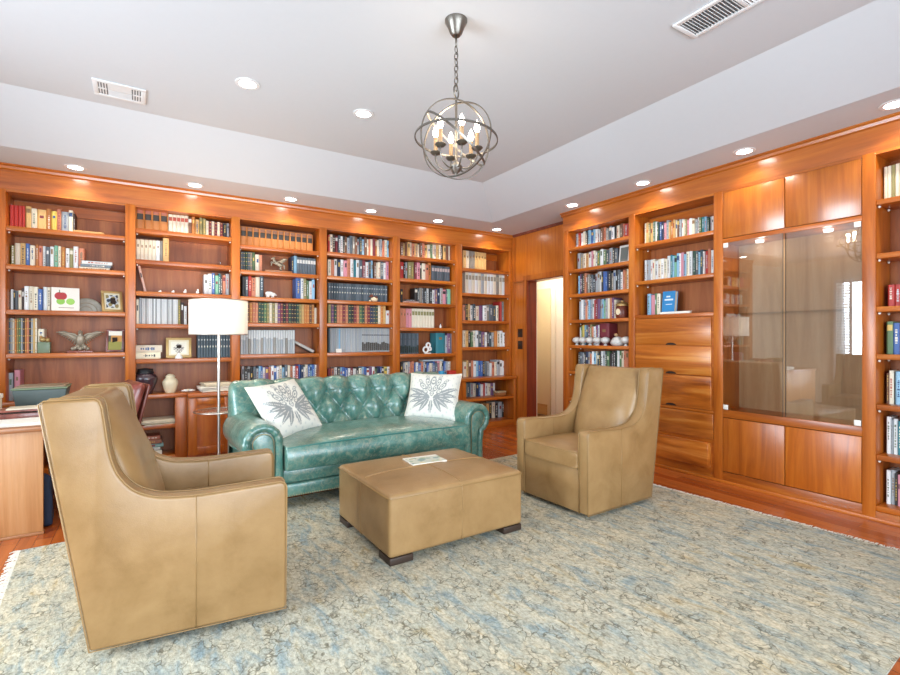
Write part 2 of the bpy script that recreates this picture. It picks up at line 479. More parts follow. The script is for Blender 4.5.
# white louvred shutter folded beside the left window (it shows in the cabinet glass)
sh = thing('window_shutter', 'white louvred shutter panel standing at the side of the left window', 'shutter', (-2.56, 3.80, 0.35))
bm = NB(); box(bm, -0.02, 0.02, -0.14, -0.10, 0, 1.98); box(bm, -0.02, 0.02, 0.10, 0.14, 0, 1.98); box(bm, -0.02, 0.02, -0.1, 0.1, 0, 0.06); box(bm, -0.02, 0.02, -0.1, 0.1, 1.92, 1.98)
build('shutter_frame', bm, M['white'], sh)
bm = NB()
for k in range(36):
    zc = 0.09 + k * 0.051; m = Matrix.Translation((0, 0, zc)) @ Matrix.Rotation(R(35), 4, 'Y')
    box(bm, -0.025, 0.025, -0.1, 0.1, -0.003, 0.003, m)
build('louvres', bm, M['white'], sh)

# frieze and crown of the fitted bookcases
bm = NB(); box(bm, -1.13, XW, YF, YF + 0.03, 2.525, SOF)
prism(bm, [(YF, 2.69), (YF - 0.012, 2.70), (YF - 0.016, 2.72), (YF - 0.03, 2.73), (YF - 0.03, SOF), (YF, SOF)], 'x', -1.13, XW)
structure('trim_1', bm, M['frieze_x'])
bm = NB(); box(bm, XF, XF + 0.03, 0.32, 4.2145, 2.525, SOF); box(bm, XF + 0.03, XW, 4.1845, 4.2145, 2.525, SOF)
P = [(XF, 2.69), (XF - 0.012, 2.70), (XF - 0.016, 2.72), (XF - 0.03, 2.73), (XF - 0.03, SOF), (XF, SOF)]
prism(bm, P, 'y', 0.32, 4.235)
structure('trim_2', bm, M['frieze_y'])
bm = NB(); prism(bm, [(XW, 2.705), (XW - 0.012, 2.715), (XW - 0.02, SOF), (XW, SOF)], 'y', 4.2145, YF - 0.03)
structure('trim_3', bm, M['darkwood'])
# doorway: casing, jamb lining, ledge
bm = NB(); box(bm, XW - 0.018, XW, 5.19, 5.262, 0, 2.05); box(bm, XW - 0.018, XW, 4.24, 5.262, 2.05, 2.12)
box(bm, XW - 0.012, XW, 5.44, 5.51, 0.0, 2.70); box(bm, XW - 0.028, XW, 5.24, 5.47, 2.045, 2.062)
d1 = structure('door_1', bm, M['wood_v'])
bm = NB(); box(bm, XW - 0.005, 4.66, 5.176, 5.192, 0, 2.055); box(bm, XW - 0.005, 4.66, 4.29, 4.305, 0, 2.055); box(bm, XW - 0.005, 4.66, 4.30, 5.19, 2.04, 2.056)
build('jamb', bm, wood('jamb_wood', 'z', '#6a2412', '#8a3418', '#a4441f'), d1)
# hall beyond
structure('wall_hall', bx(5.46, 5.6, 3.6, 7.0, 0, 2.6), M['hall'])
bm = NB(); box(bm, 4.65, 5.6, 6.9, 7.0, 0, 2.6); box(bm, 4.65, 5.6, 3.5, 3.6, 0, 2.6); box(bm, 4.65, 4.70, 5.2, 7.0, 0, 2.6)
structure('wall_hall', bm, M['hall'])
structure('ceiling', bx(4.65, 5.6, 3.5, 7.0, 2.6, 2.68), M['ceil'])
d2 = structure('door_2', bx(5.41, 5.455, 5.69, 6.49, 0.01, 2.04), M['halldoor'], bevel=0.004)
build('kick_plate', bx(5.403, 5.41, 5.75, 6.43, 0.015, 0.18), wood('oak_kick', 'y', '#b98545', '#cf9f5f', '#dbb277'), d2)
bm = NB(); box(bm, 5.43, 5.46, 5.60, 5.685, 0, 2.1); build('casing', bm, M['hall'], d2)

# ------------------------------------------------------------------ fitted bookcases, back wall
BAYS = {1: (-1.041, -0.191), 2: (-0.109, 0.735), 3: (0.817, 1.665), 4: (1.752, 2.595), 5: (2.688, 3.526), 6: (3.628, 4.45)}
SHELF = {1: [2.215, 1.885, 1.495, 1.115], 2: [2.305, 2.006, 1.700, 1.386, 1.045], 3: [2.243, 1.974, 1.692, 1.412, 1.072],
         4: [2.254, 1.975, 1.695, 1.422, 1.076], 5: [2.294, 2.007, 1.700, 1.381, 1.042], 6: [2.208, 1.866, 1.490, 1.120]}
CNT = 0.70
BAYNAME = {1: 'leftmost', 2: 'second', 3: 'third', 4: 'fourth', 5: 'fifth', 6: 'corner'}
CASE_LABEL = {1: 'leftmost fitted cherry bookcase, holding the eagle figure and apple picture book',
              2: 'cherry bookcase bay behind the floor lamp, with urns on its counter',
              3: 'cherry bookcase bay with the winged horse, above the left sofa end',
              4: 'cherry bookcase bay filled with books above the middle of the sofa',
              5: 'cherry bookcase bay behind the right sofa pillow, with white figurine',
              6: 'narrow looking corner bookcase bay beside the doorway switches'}
GRP_CASE = 'fitted bookcases'
def pins(shelf, pts):
    for p in pts:
        bm = NB(); ball(bm, p, 0.009, sub=1); build('shelf_pin', bm, M['clip'], shelf, world=True)
for b, (x0, x1) in BAYS.items():
    t = thing('bookcase', CASE_LABEL[b], 'bookcase', ((x0 + x1) / 2, YF, CNT), 0, GRP_CASE)
    nx = BAYS[b + 1][0] if b < 6 else XW - 0.001
    build('back_panel', bx(x0 - (0.088 if b == 1 else 0), nx, 5.838, 5.855, CNT, 2.524), M['back'], t, world=True)
    build('side_panel', bx(x1, nx, YF, 5.838, CNT, 2.525), M['wood_v'], t, world=True, bevel=0.002)
    if b == 1: build('side_panel', bx(x0 - 0.088, x0, YF, 5.838, CNT, 2.525), M['wood_v'], t, world=True, bevel=0.002)
    build('top_panel', bx(x0, x1, YF + 0.001, 5.838, 2.505, 2.524), M['wood_x'], t, world=True)
    build('back_rail', bx(x0, x1, 5.815, 5.838, 2.40, 2.49), M['wood_x'], t, world=True)
    for k, z in enumerate(SHELF[b]):
        s = build('shelf', bx(x0 + 0.001, x1 - 0.001, YF + 0.006, 5.837, z - 0.042, z), M['wood_x'], t, world=True, bevel=0.003)
        if k in (0, 1, 3): pins(s, [(x1 - 0.012, YF + 0.03, z - 0.05), (x0 + 0.012, YF + 0.06, z - 0.05)])
# base units under the back bookcases
XS = 0.325
t = thing('base_cabinet', 'open low cherry cabinet with paper stacks under the left bookcases', 'cabinet', (-0.4, YF, 0))
build('side_panel', bx(-1.13, -1.041, YF, 5.838, 0, CNT - 0.04), M['wood_v'], t, world=True)
build('side_panel', bx(XS - 0.105, XS, YF, 5.838, 0, CNT - 0.04), M['wood_v'], t, world=True, bevel=0.002)
build('back_panel', bx(-1.13, XS, 5.838, 5.855, 0, CNT - 0.04), M['back'], t, world=True)
build('divider', bx(-0.16, -0.12, YF + 0.01, 5.838, 0.09, CNT - 0.04), M['wood_v'], t, world=True)
build('shelf', bx(-1.041, XS - 0.105, YF + 0.01, 5.837, 0.36, 0.40), M['wood_x'], t, world=True, bevel=0.003)
build('bottom_board', bx(-1.041, XS - 0.105, YF + 0.002, 5.837, 0.0, 0.09), M['wood_x'], t, world=True, bevel=0.003)
tag(build('countertop', bx(-1.13, XS, YF - 0.012, 5.838, CNT - 0.04, CNT), M['wood_x'], bevel=0.004), 'cherry counter under the two left bookcases, carrying the dark urn', 'countertop')
YB = 5.40
def base_doors(x0, x1, n, label):
    t = thing('base_cabinet', label, 'cabinet', ((x0 + x1) / 2, YB, 0))
    build('carcass', bx(x0, x1, YB + 0.02, 5.838, 0, CNT - 0.04), M['wood_v'], t, world=True)
    w = (x1 - x0) / n
    for i in range(n):
        a = x0 + i * w + 0.004; c = x0 + (i + 1) * w - 0.004; s = 0.075
        bm = NB()
        box(bm, a, a + s, YB, YB + 0.02, 0.09, 0.655); box(bm, c - s, c, YB, YB + 0.02, 0.09, 0.655)
        box(bm, a + s, c - s, YB, YB + 0.02, 0.09, 0.165); box(bm, a + s, c - s, YB, YB + 0.02, 0.585, 0.655)
        d = build('door', bm, M['wood_v'], t, world=True, bevel=0.003)
        build('door_panel', bx(a + s, c - s, YB + 0.01, YB + 0.019, 0.165, 0.585), M['wood_v'], d, world=True)
base_doors(XS, 1.95, 4, 'low cherry cabinet with framed doors behind the floor lamp')
base_doors(1.95, 3.55, 4, 'low cherry cabinet hidden behind the middle of the sofa')
t = thing('base_cabinet', 'open low cherry cabinet with books in the corner beyond the sofa arm', 'cabinet', (4.0, YB, 0))
build('side_panel', bx(3.55, 3.61, YB, 5.838, 0, CNT - 0.04), M['wood_v'], t, world=True)
build('side_panel', bx(4.44, 4.485, YB, 5.838, 0, CNT - 0.04), M['wood_v'], t, world=True, bevel=0.002)
build('back_panel', bx(3.55, 4.485, 5.838, 5.855, 0, CNT - 0.04), M['back'], t, world=True)
build('shelf', bx(3.61, 4.44, YB + 0.01, 5.837, 0.385, 0.42), M['wood_x'], t, world=True, bevel=0.003)
build('bottom_board', bx(3.61, 4.44, YB + 0.002, 5.837, 0, 0.085), M['wood_x'], t, world=True, bevel=0.003)
tag(build('countertop', bx(XS, 4.487, YB - 0.015, 5.838, CNT - 0.04, CNT), M['wood_x'], bevel=0.004), 'long cherry counter running behind the sofa to the corner', 'countertop')

# ------------------------------------------------------------------ fitted bookcases, right wall
RB = 4.485
RBAY = {1: (3.28, 4.132), 2: (2.391, 3.207), 3: (1.347, 2.313), 4: (0.40, 1.273)}
RSHELF = {1: [2.31, 2.05, 1.76, 1.46, 1.165, 0.86, 0.54, 0.09], 2: [2.20, 1.825], 4: [2.195, 1.828, 1.465, 1.14, 0.796, 0.452, 0.105]}
def rcase(name, label, cat, y0, y1, z0=0.0, left=None, right=None, grp=None, back='back'):
    t = thing(name, label, cat, (XF, (y0 + y1) / 2, z0), 0, grp)
    build('back_panel', bx(RB, RB + 0.012, y0, y1, z0, 2.524), M[back], t, world=True)
    if left: build('side_panel', bx(XF, RB, y1, left, z0, 2.525), M['wood_v'], t, world=True, bevel=0.002)
    if right is not None: build('side_panel', bx(XF, RB, right, y0, z0, 2.525), M['wood_v'], t, world=True, bevel=0.002)
    build('top_panel', bx(XF + 0.001, RB, y0, y1, 2.505, 2.524), M['wood_y'], t, world=True)
    return t
def rshelf(t, y0, y1, z, pin=True):
    s = build('shelf', bx(XF + 0.006, RB - 0.001, y0 + 0.001, y1 - 0.001, z - 0.036, z), M['wood_y'], t, world=True, bevel=0.003)
    if pin: pins(s, [(XF + 0.03, y1 - 0.012, z - 0.046), (XF + 0.20, y1 - 0.012, z - 0.046)])
y0, y1 = RBAY[1]
t = rcase('bookcase', 'tall cherry bookcase right of the doorway, behind the right armchair', 'bookcase', y0, y1, 0, 4.2145, 3.207, GRP_CASE)
for z in RSHELF[1]: rshelf(t, y0, y1, z)
build('plinth', bx(XF + 0.004, XF + 0.02, y0, y1, 0, 0.055), M['wood_y'], t, world=True)
y0, y1 = RBAY[2]
t = rcase('bookcase', 'cherry bookcase with five drawers below its three shelves', 'bookcase', y0, y1, 0, None, 2.313, GRP_CASE)
for z in RSHELF[2]: rshelf(t, y0, y1, z)
build('back_rail', bx(RB - 0.022, RB, y0, y1, 2.40, 2.49), M['wood_y'], t, world=True)
build('drawer_top', bx(XF + 0.002, RB, y0, y1, 1.444, 1.479), M['wood_y'], t, world=True, bevel=0.003)
build('carcass', bx(XF + 0.03, RB, y0, y1, 0.0, 1.44), M['wood_y'], t, world=True)
build('drawer_frame', bx(XF + 0.012, XF + 0.03, y0, y1, 0.0, 1.442), M['wood_y'], t, world=True)
build('rail', bx(XF + 0.002, XF + 0.03, y0, y1, 0.582, 0.604), M['wood_y'], t, world=True, bevel=0.003)
for (za, zb, ins, out, notch) in ((1.183, 1.436, 0.022, 0.0, 1), (0.912, 1.172, 0.022, 0.0, 1), (0.612, 0.902, 0.022, 0.0, 1), (0.356, 0.574, 0.004, 0.0, 0), (0.104, 0.318, 0.03, 0.03, 0)):
    d = build('drawer', bx(XF - 0.004 - out, XF + 0.016, y0 + ins, y1 - ins * 0.4 - 0.002, za, zb), M['drawer'], t, world=True, bevel=0.003)
    if notch:
        ym = (y0 + y1) / 2; P = [(ym - 0.055, za + 0.001), (ym + 0.055, za + 0.001)] + [(ym + 0.055 * math.cos(a), za + 0.001 + 0.022 * math.sin(a)) for a in [R(20 * k) for k in range(1, 9)]]
        bm = NB(); prism(bm, P, 'x', XF - 0.0055, XF - 0.003); build('finger_pull', bm, M['slot'], d, world=True)
# display cabinet
y0, y1 = RBAY[3]
ym = (y0 + y1) / 2
t = rcase('display_cabinet', 'cherry display cabinet with two large glass doors and wooden doors above and below', 'cabinet', y0, y1, 0, None, 1.273, None, 'display_back')
build('rail', bx(XF, RB, y0, y1, 2.070, 2.106), M['wood_y'], t, world=True, bevel=0.002)
build('rail', bx(XF, RB, y0, y1, 0.566, 0.632), M['wood_y'], t, world=True, bevel=0.002)
build('rail', bx(XF, XF + 0.03, y0, y1, 0.0, 0.095), M['wood_y'], t, world=True, bevel=0.002)
for a, c in ((y0 + 0.004, ym - 0.003), (ym + 0.003, y1 - 0.004)):
    build('upper_door', bx(XF + 0.001, XF + 0.022, a, c, 2.111, 2.504), M['panel'], t, world=True, bevel=0.002)
    build('lower_door', bx(XF + 0.001, XF + 0.022, a, c, 0.100, 0.561), M['wood_v'], t, world=True, bevel=0.002)
    bm = bx(XF + 0.004, XF + 0.010, a, c, 0.634, 2.068)
    if c > ym + 0.1:      # left pane turned ajar to mirror the floor lamp, hinged at its outer edge
        bm.transform(Matrix.Translation((XF + 0.007, c, 0)) @ Matrix.Rotation(AJAR, 4, 'Z') @ Matrix.Translation((-XF - 0.007, -c, 0)))
    g = build('glass_door', bm, M['glass'], t, world=True)
    bm = bx(XF + 0.0035, XF + 0.0105, a - 0.002, a, 0.634, 2.068) if c > ym + 0.1 else bx(XF + 0.0035, XF + 0.0105, c, c + 0.002, 0.634, 2.068)
    if c > ym + 0.1: bm.transform(Matrix.Translation((XF + 0.007, c, 0)) @ Matrix.Rotation(AJAR, 4, 'Z') @ Matrix.Translation((-XF - 0.007, -c, 0)))
    build('glass_edge', bm, M['glassedge'], g, world=True)
    yc = c - 0.022 if c > ym + 0.1 else a + 0.022
    for zc in (0.655, 2.048):
        build('clip', bx(XF - 0.002, XF + 0.0039, yc - 0.02, yc + 0.02, zc - 0.02, zc + 0.02), M['clip'], g, world=True, bevel=0.003)
    build('puck_light', (lambda b: (lathe(b, [(0, -0.018), (0.03, -0.018), (0.034, 0), (0, 0)], 4.34, (a + c) / 2, 2.0695), b)[1])(NB()), M['puck'], t, world=True, smooth=40)
build('glass_shelf', bx(XF + 0.03, RB - 0.004, y0 + 0.004, y1 - 0.004, 1.45, 1.46), M['shelfglass'], t, world=True)
# right-hand bookcase
y0, y1 = RBAY[4]
t = rcase('bookcase', 'cherry bookcase at the right edge, beyond the glass cabinet', 'bookcase', y0, y1, 0, None, 0.32, GRP_CASE)
for z in RSHELF[4]: rshelf(t, y0, y1, z)
build('plinth', bx(XF, XF + 0.02, y0, y1, 0, 0.068), M['wood_y'], t, world=True)
bm = NB(); box(bm, XF - 0.012, XF, 0.32, 4.2145, 0, 0.024); structure('baseboard_right', bm, M['wood_y'], bevel=0.003)
# light switches on the panel by the doorway
for z, w in ((1.318, 'upper'), (1.148, 'lower')):
    s = thing('light_switch', w + ' of the two dark bronze switch plates beside the doorway', 'light switch', (XW, 5.335, z), 0, 'switches by the doorway')
    build('plate', bx(-0.007, -0.001, -0.05, 0.05, -0.06, 0.06), M['bronze'], s, bevel=0.003)
    build('toggle', bx(-0.02, -0.007, -0.006, 0.006, -0.012, 0.014), M['black'], s, bevel=0.002)
# ------------------------------------------------------------------ books
PAL = {k: lin(v) for k, v in dict(r='#b8322a', o='#c8803e', t='#d9b070', y='#dcc05a', c='#e6dcc4', w='#e4e6e4', g='#5d7a52', G='#2f4a3c',
       b='#4468a8', B='#26344f', k='#2a2827', n='#75513c', N='#43302a', s='#a4aaae', S='#5c666e', p='#d8929e', P='#7a5478', l='#8dbad4',
       m='#86c0a2', e='#2f808c', a='#cf8464', u='#7c2f38', v='#948d5c', d='#44525a', q='#aeb0ae', h='#8f8a80').items()}
CNAME = dict(r='red', o='orange-tan', t='tan', y='yellow', c='cream', w='white', g='green', G='dark green', b='blue', B='navy', k='black', n='brown',
             N='dark brown', s='pale grey', S='dark grey', p='pink', P='purple', l='light blue', m='mint green', e='teal', a='salmon', u='burgundy',
             v='olive', d='slate', q='light grey', h='warm grey')
ORD = 'zeroth first second third fourth fifth sixth seventh eighth ninth tenth eleventh twelfth thirteenth fourteenth fifteenth sixteenth seventeenth eighteenth'.split()
BACK_ROW = 5.632
RIGHT_ROW = 4.335
# case, shelf word, shelf z, runs of (px0, px1, top y at px0, top y at px1, style, colours)
ROWS = [
 ('B1', 'top', 2.215, [(9.5, 25, 204.5, 206, 'P', 'rrrr2'), (25.5, 75, 206, 211, 'M', 't5c5t8o5y5a4s7c4N2')]),
 ('B1', 'second', 1.885, [(10, 84, 242.5, 246.5, 'M', 'v4c5t5b4c5o3a4w3S4w4m4c3o4w4v4w5a6')]),
 ('B1', 'third', 1.495, [(7, 24, 290, 287.5, 'M', 'n3w3k3S3c3N3'), (24, 50.5, 286, 287, 'M', 'w4c4c4b4w4c3')]),
 ('B1', 'fourth', 1.115, [(8, 37, 318, 318, 'L', 'dscovgsNoaNstc'), (37.5, 44, 327.5, 328, 'M', 'c')]),
 ('B1', 'counter', 0.70, [(8, 13, 373, 373, 'M', 's'), (14, 20, 370, 370, 'P', 'p')]),
 ('B2', 'top', 2.305, [(136, 168, 208.7, 212.2, 'E', 'oooo'), (168.5, 188.5, 214, 216, 'T', 'ccccc'), (188.5, 206, 216.5, 218, 'M', 'n3o3t4v3v3'), (206, 223, 220.5, 222.5, 'L', 'cucucu'), (223, 229.5, 222, 222, 'M', 'ks')]),
 ('B2', 'second', 2.006, [(136, 160, 239, 240.8, 'P', 'cccccw'), (160, 163, 240, 240, 'M', 'h'), (163, 169, 238.2, 238.5, 'M', 't')]),
 ('B2', 'third', 1.700, [(204, 229.5, 272.3, 274.3, 'M', 'w4w4b3m4e2N2a3s4')]),
 ('B2', 'fourth', 1.386, [(136, 142, 298, 298.3, 'M', 'c3s3'), (142, 178, 298.4, 299.5, 'G', 'wwqwwwqwqwwqwwwqwwqwww'), (178, 184, 300, 300, 'M', 'v3N3'), (184, 187, 304, 304, 'M', 'w'), (189, 228, 302, 303, 'M', 'caonBtgcrwn')]),
 ('B2', 'fifth', 1.045, [(197.5, 231, 334.5, 334.5, 'H', 'dddddddddddd')]),
 ('B3', 'top', 2.243, [(240.3, 313, 226, 235, 'E', 'oooooooooooo')]),
 ('B3', 'second', 1.974, [(240.5, 252.5, 251, 252.2, 'L', 'SdGSh'), (252.5, 262.5, 252, 253.3, 'M', 'gca'), (291.5, 297, 255.5, 256, 'M', 'Bl'), (297, 316, 257, 258.8, 'T', 'SSSSSSS')]),
 ('B3', 'third', 1.692, [(242.2, 264, 276.5, 276, 'M', 'k3S3r3a4c4d4'), (296, 315, 277.8, 279.5, 'M', 'b5w3v3g3w3l3')]),
 ('B3', 'fourth', 1.412, [(241, 314.5, 301.5, 304.3, 'L', 'nonoaaGGgvcvcPukuGkkGvtoono'), (314.5, 317.5, 306, 306, 'M', 'c')]),
 ('B3', 'fifth', 1.072, [(240.5, 295, 330, 330, 'H', 'qsqhqsqqhsqqshqqsqhqsq')]),
 ('B3', 'counter', 0.70, [(241.5, 317.5, 366.8, 364.5, 'M', 'skskSsl2b2wPawbwclScawrbBw2cbl2bw')]),
 ('B4', 'top', 2.254, [(328.2, 389, 233.8, 240, 'M', 'rcNuSwknsShnsdlncacuochsacl')]),
 ('B4', 'second', 1.975, [(328, 373, 257.5, 260.5, 'M', 'cawBwpawewSuwB2l2'), (374, 389, 260.5, 262, 'M', 'nccSwp')]),
 ('B4', 'third', 1.695, [(328.3, 387.5, 282.6, 285.8, 'H', 'SdddSSdSSddSSdSSddSSdSdS')]),
 ('B4', 'fourth', 1.422, [(328.3, 386, 304, 306, 'L', 'vPGaauaGkuagGauBdGcot'), (386, 389.5, 309, 309, 'M', 'w')]),
 ('B4', 'fifth', 1.076, [(328.5, 362, 328.2, 328.2, 'G', 'dqssqslqsqsssqsqsqss'), (362, 392.5, 328, 328.5, 'J', 'qqsqqsqqsqsqqsqq')]),
 ('B4', 'counter', 0.70, [(328.5, 390, 367.5, 366.8, 'M', 'uawkl2bbwuwkcl2bwPwgBb2kyw')]),
 ('B5', 'top', 2.294, [(400.5, 451, 241.2, 245.3, 'M', 'ntntcatcnatcgcwtcktnc')]),
 ('B5', 'second', 2.007, [(400.3, 432, 261.5, 263, 'M', 'r3k2s2v3v3u2p3G2c3a3o3'), (432, 450, 265.5, 267.2, 'T', 'SdSSdSS')]),
 ('B5', 'third', 1.700, [(400.5, 403, 288, 288, 'M', 'k'), (415, 443, 288, 288.5, 'M', 'k3S2hs2kwkwPBq'), (443, 451, 288, 288, 'M', 'p4S1m4')]),
 ('B5', 'fourth', 1.381, [(400.3, 412, 308.3, 308.8, 'P', 'aapp'), (412, 434.5, 308.5, 309.3, 'T', 'cccccccc')]),
 ('B5', 'fifth', 1.042, [(400.3, 419, 333, 333.3, 'J', 'SdSdSdSdS'), (436, 445, 333, 333, 'P', 'e'), (445.5, 454, 333.5, 333.5, 'M', 'sPS')]),
 ('B5', 'counter', 0.70, [(401, 451.5, 361.6, 361.2, 'M', 'kscsaabwbaskbcsbSpcsbswc')]),
 ('B6', 'top', 2.208, [(463.3, 486.5, 250, 253.2, 'P', 'tchhtttt')]),
 ('B6', 'second', 1.866, [(465.5, 508, 271.8, 275.3, 'T', 'cwcwcscwwchcwc')]),
 ('B6', 'third', 1.490, [(463, 499, 304, 304.8, 'M', 'a2k2t2w2d2c3P3w3h2Sd3c2'), (500, 504.5, 301.5, 302, 'M', 'rs')]),
 ('B6', 'fourth', 1.120, [(463.2, 505.8, 330.5, 331, 'M', 'ctkgcwdPwNdqocww')]),
 ('B6', 'counter', 0.70, [(463.5, 497, 360.2, 362, 'M', 'ctnawlbbBSswac'), (497, 506.5, 360, 360.3, 'M', 'sww')]),
 ('B6', 'lower', 0.42, [(459, 496, 383, 383, 'M', 'ycvSscBb2wr2wcPw')]),
 ('B6', 'bottom', 0.085, [(487, 505, 402, 402, 'M', 'tkcksk')]),
 ('R1', 'top', 2.31, [(575.5, 628, 233, 222.3, 'M', 'sr3wcklbl2wqnahSwkcna2r4')]),
 ('R1', 'second', 2.05, [(577, 617.5, 253.3, 247, 'M', 'sh3ctwp2c2w2gwgdsk2S')]),
 ('R1', 'third', 1.76, [(578, 628.5, 274, 269, 'M', 'lPknanhkSksqwkbbBkhskSwaoc')]),
 ('R1', 'fourth', 1.46, [(578.8, 616, 300.2, 297.7, 'M', 'swsaw2lswr2uPsl2mscaPc')]),
 ('R1', 'fifth', 1.165, [(579.2, 599, 325.5, 324, 'M', 'wg3ylSuvawPw'), (599, 609, 323.6, 323.2, 'P', 'u')]),
 ('R1', 'sixth', 0.86, [(578.2, 628, 352, 350.5, 'M', 'kSskBsawlc2dkwsGgkNkG2wgcaa')]),
 ('R1', 'seventh', 0.54, [(578.5, 628, 381, 382, 'M', 'skdwPskcBawsckd')]),
 ('R2', 'top', 2.20, [(644.5, 713.5, 222.5, 215.8, 'M', 'ctvtgwGbBpstotcnswcvpwcswgelGsw')]),
 ('R2', 'second', 1.825, [(644.3, 667, 260, 258.5, 'M', 'wswcwcwc'), (667, 713.8, 255, 248, 'M', 'we2l2mlw2plcwGSl2dw2raw')]),
 ('R2', 'third', 1.479, [(647, 660, 293, 292, 'M', 'l4p5g2c4')]),
 ('R4', 'top', 2.195, [(883.5, 903, 167.5, 162, 'P', 'ccvcc')]),
 ('R4', 'third', 1.465, [(887.5, 912, 282.5, 281, 'M', 'rrea')]),
 ('R4', 'fourth', 1.14, [(886, 912, 322, 320.5, 'M', 'gbab')]),
 ('R4', 'fifth', 0.796, [(885.5, 912, 371, 369, 'M', 'n2c3k1l4bw')]),
 ('R4', 'sixth', 0.452, [(886, 912, 417, 418, 'M', 'w3s1w3eaw')]),
 ('R4', 'bottom', 0.105, [(886, 914, 470, 473, 'M', 'wsk2p2w3cs')]),
]
CASENAME = {'B1': 'leftmost bookcase', 'B2': 'bookcase behind the lamp', 'B3': 'winged horse bookcase', 'B4': 'fourth bookcase from left', 'B5': 'fifth bookcase from left',
            'B6': 'corner bookcase', 'R1': 'doorway bookcase', 'R2': 'drawer bookcase', 'R4': 'rightmost bookcase'}
def shelf_phrase(sh, case):
    if sh == 'counter': return 'on the counter of the ' + CASENAME[case]
    return 'on the %s shelf of the %s' % (sh, CASENAME[case])
HIDDEN = {('B2', 'fourth', 4), ('R1', 'seventh', 0)}

def book_parts(w, h, d, col, style, rg, tint):
    """list of (part name, [boxes/prisms as callables], colour). local: x width centred, y=0 spine going back, z=0 base"""
    parts = []
    t = min(0.0035, w * 0.16); r = min(0.006, w * 0.25)
    hw = w / 2
    out = [(-hw, d), (-hw, r), (-hw * 0.55, 0.0), (hw * 0.55, 0.0), (hw, r), (hw, d), (hw - t, d), (hw - t, r + t), (-hw + t, r + t), (-hw + t, d)]
    parts.append(('cover', lambda bm: prism(bm, out, 'z', 0, h), col))
    g = 0.0035
    parts.append(('pages', lambda bm: box(bm, -hw + t, hw - t, r + t, d - 0.004, g, h - g), lin('#d9cfb9') if style != 'G' else lin('#e2e0da')))
    e = 0.0006
    def strip(z0, z1, k=0.98): return lambda bm: box(bm, -hw * 0.55 * k, hw * 0.55 * k, -e, 0.001, z0 * h, z1 * h)
    def wide(z0, z1): return lambda bm: prism(bm, [(-hw - e, r + 0.001), (-hw * 0.56, -e), (hw * 0.56, -e), (hw + e, r + 0.001), (hw * 0.4, 0.002), (-hw * 0.4, 0.002)], 'z', z0 * h, z1 * h)
    if style == 'E':      # encyclopaedia: reddish head, dark title band
        parts.append(('title_band', wide(0.52, 0.80), lin('#3a332c')))
        parts.append(('head_band', wide(0.82, 0.97), lin('#b06a54') if tint else lin('#9a6a50')))
    elif style == 'T':
        parts.append(('title_band', wide(0.66, 0.86), lin(tint or '#b0503c')))
    elif style == 'L':
        c = lin('#d9b766')
        def bands(bm):
            for z in (0.08, 0.30, 0.50, 0.70, 0.92): box(bm, -hw * 0.6, hw * 0.6, -e, 0.001, (z - 0.012) * h, (z + 0.012) * h)
        parts.append(('gilt_bands', bands, c))
    elif style == 'H':
        if col[0] > 0.2: parts.append(('title_band', wide(rg.uniform(0.58, 0.72), 0.98), lin('#cfd0cc')))
        else:
            parts.append(('title_band', strip(0.74, 0.80, 0.8), lin('#c4c8c4'))); parts.append(('volume_number', strip(0.44, 0.52, 0.7), lin('#d0cdbb')))
    elif style == 'J':
        parts.append(('picture_band', wide(0.05 + 0.0, 0.32 + 0.12 * rg.random()), lin('#4a453e') if col[0] > 0.2 else lin('#20302c')))
        parts.append(('title_band', wide(0.69, 0.73), lin('#4e5052')))
    elif style == 'M':
        q = rg.random()
        lum = sum(col) / 3
        c = lin(rg.choice(['#e6dfcc', '#d8b864', '#ece9e2', '#c9d4d8'])) if lum < 0.28 else lin(rg.choice(['#33312f', '#7c2f38', '#33507c', '#5d6a52', '#8a6a44', '#b0503c']))
        if q < 0.2: z = rg.uniform(0.5, 0.7); parts.append(('title_label', strip(z, z + rg.uniform(0.1, 0.25), 0.85), c))
        elif q < 0.8:
            dashes = []; z = rg.uniform(0.1, 0.4); zend = rg.uniform(0.7, 0.92)
            while z < zend:
                L = rg.uniform(0.02, 0.07); dashes.append((z, z + L, rg.uniform(0.3, 0.75))); z += L + rg.uniform(0.012, 0.05)
            def letters(bm, dashes=dashes):
                for a, b_, k in dashes: box(bm, -hw * 0.55 * k, hw * 0.55 * k, -e, 0.001, a * h, b_ * h)
            parts.append(('title_lettering', letters, c))
        elif q < 0.88: parts.append(('title_band', wide(0.72, 0.9), c))
    elif style == 'P' and w > 0.03:
        z = rg.uniform(0.6, 0.68); parts.append(('title_label', strip(z, z + 0.12, 0.6), lin('#8a6a44')))
    return parts

def colour_mesh(bm_list):
    """merge [(callable, colour)] into one bmesh with a colour attribute"""
    bm = NB(); lay = bm.verts.layers.float_color.new('Col')
    for fn, c in bm_list:
        tmp = NB(); fn(tmp); me = bpy.data.meshes.new('tmp'); bmesh.ops.recalc_face_normals(tmp, faces=tmp.faces[:]); tmp.to_mesh(me); tmp.free()
        n = len(bm.verts); bm.from_mesh(me); bpy.data.meshes.remove(me)
        bm.verts.ensure_lookup_table()
        for v in bm.verts[n:]: v[lay] = (*c, 1)
    return bm

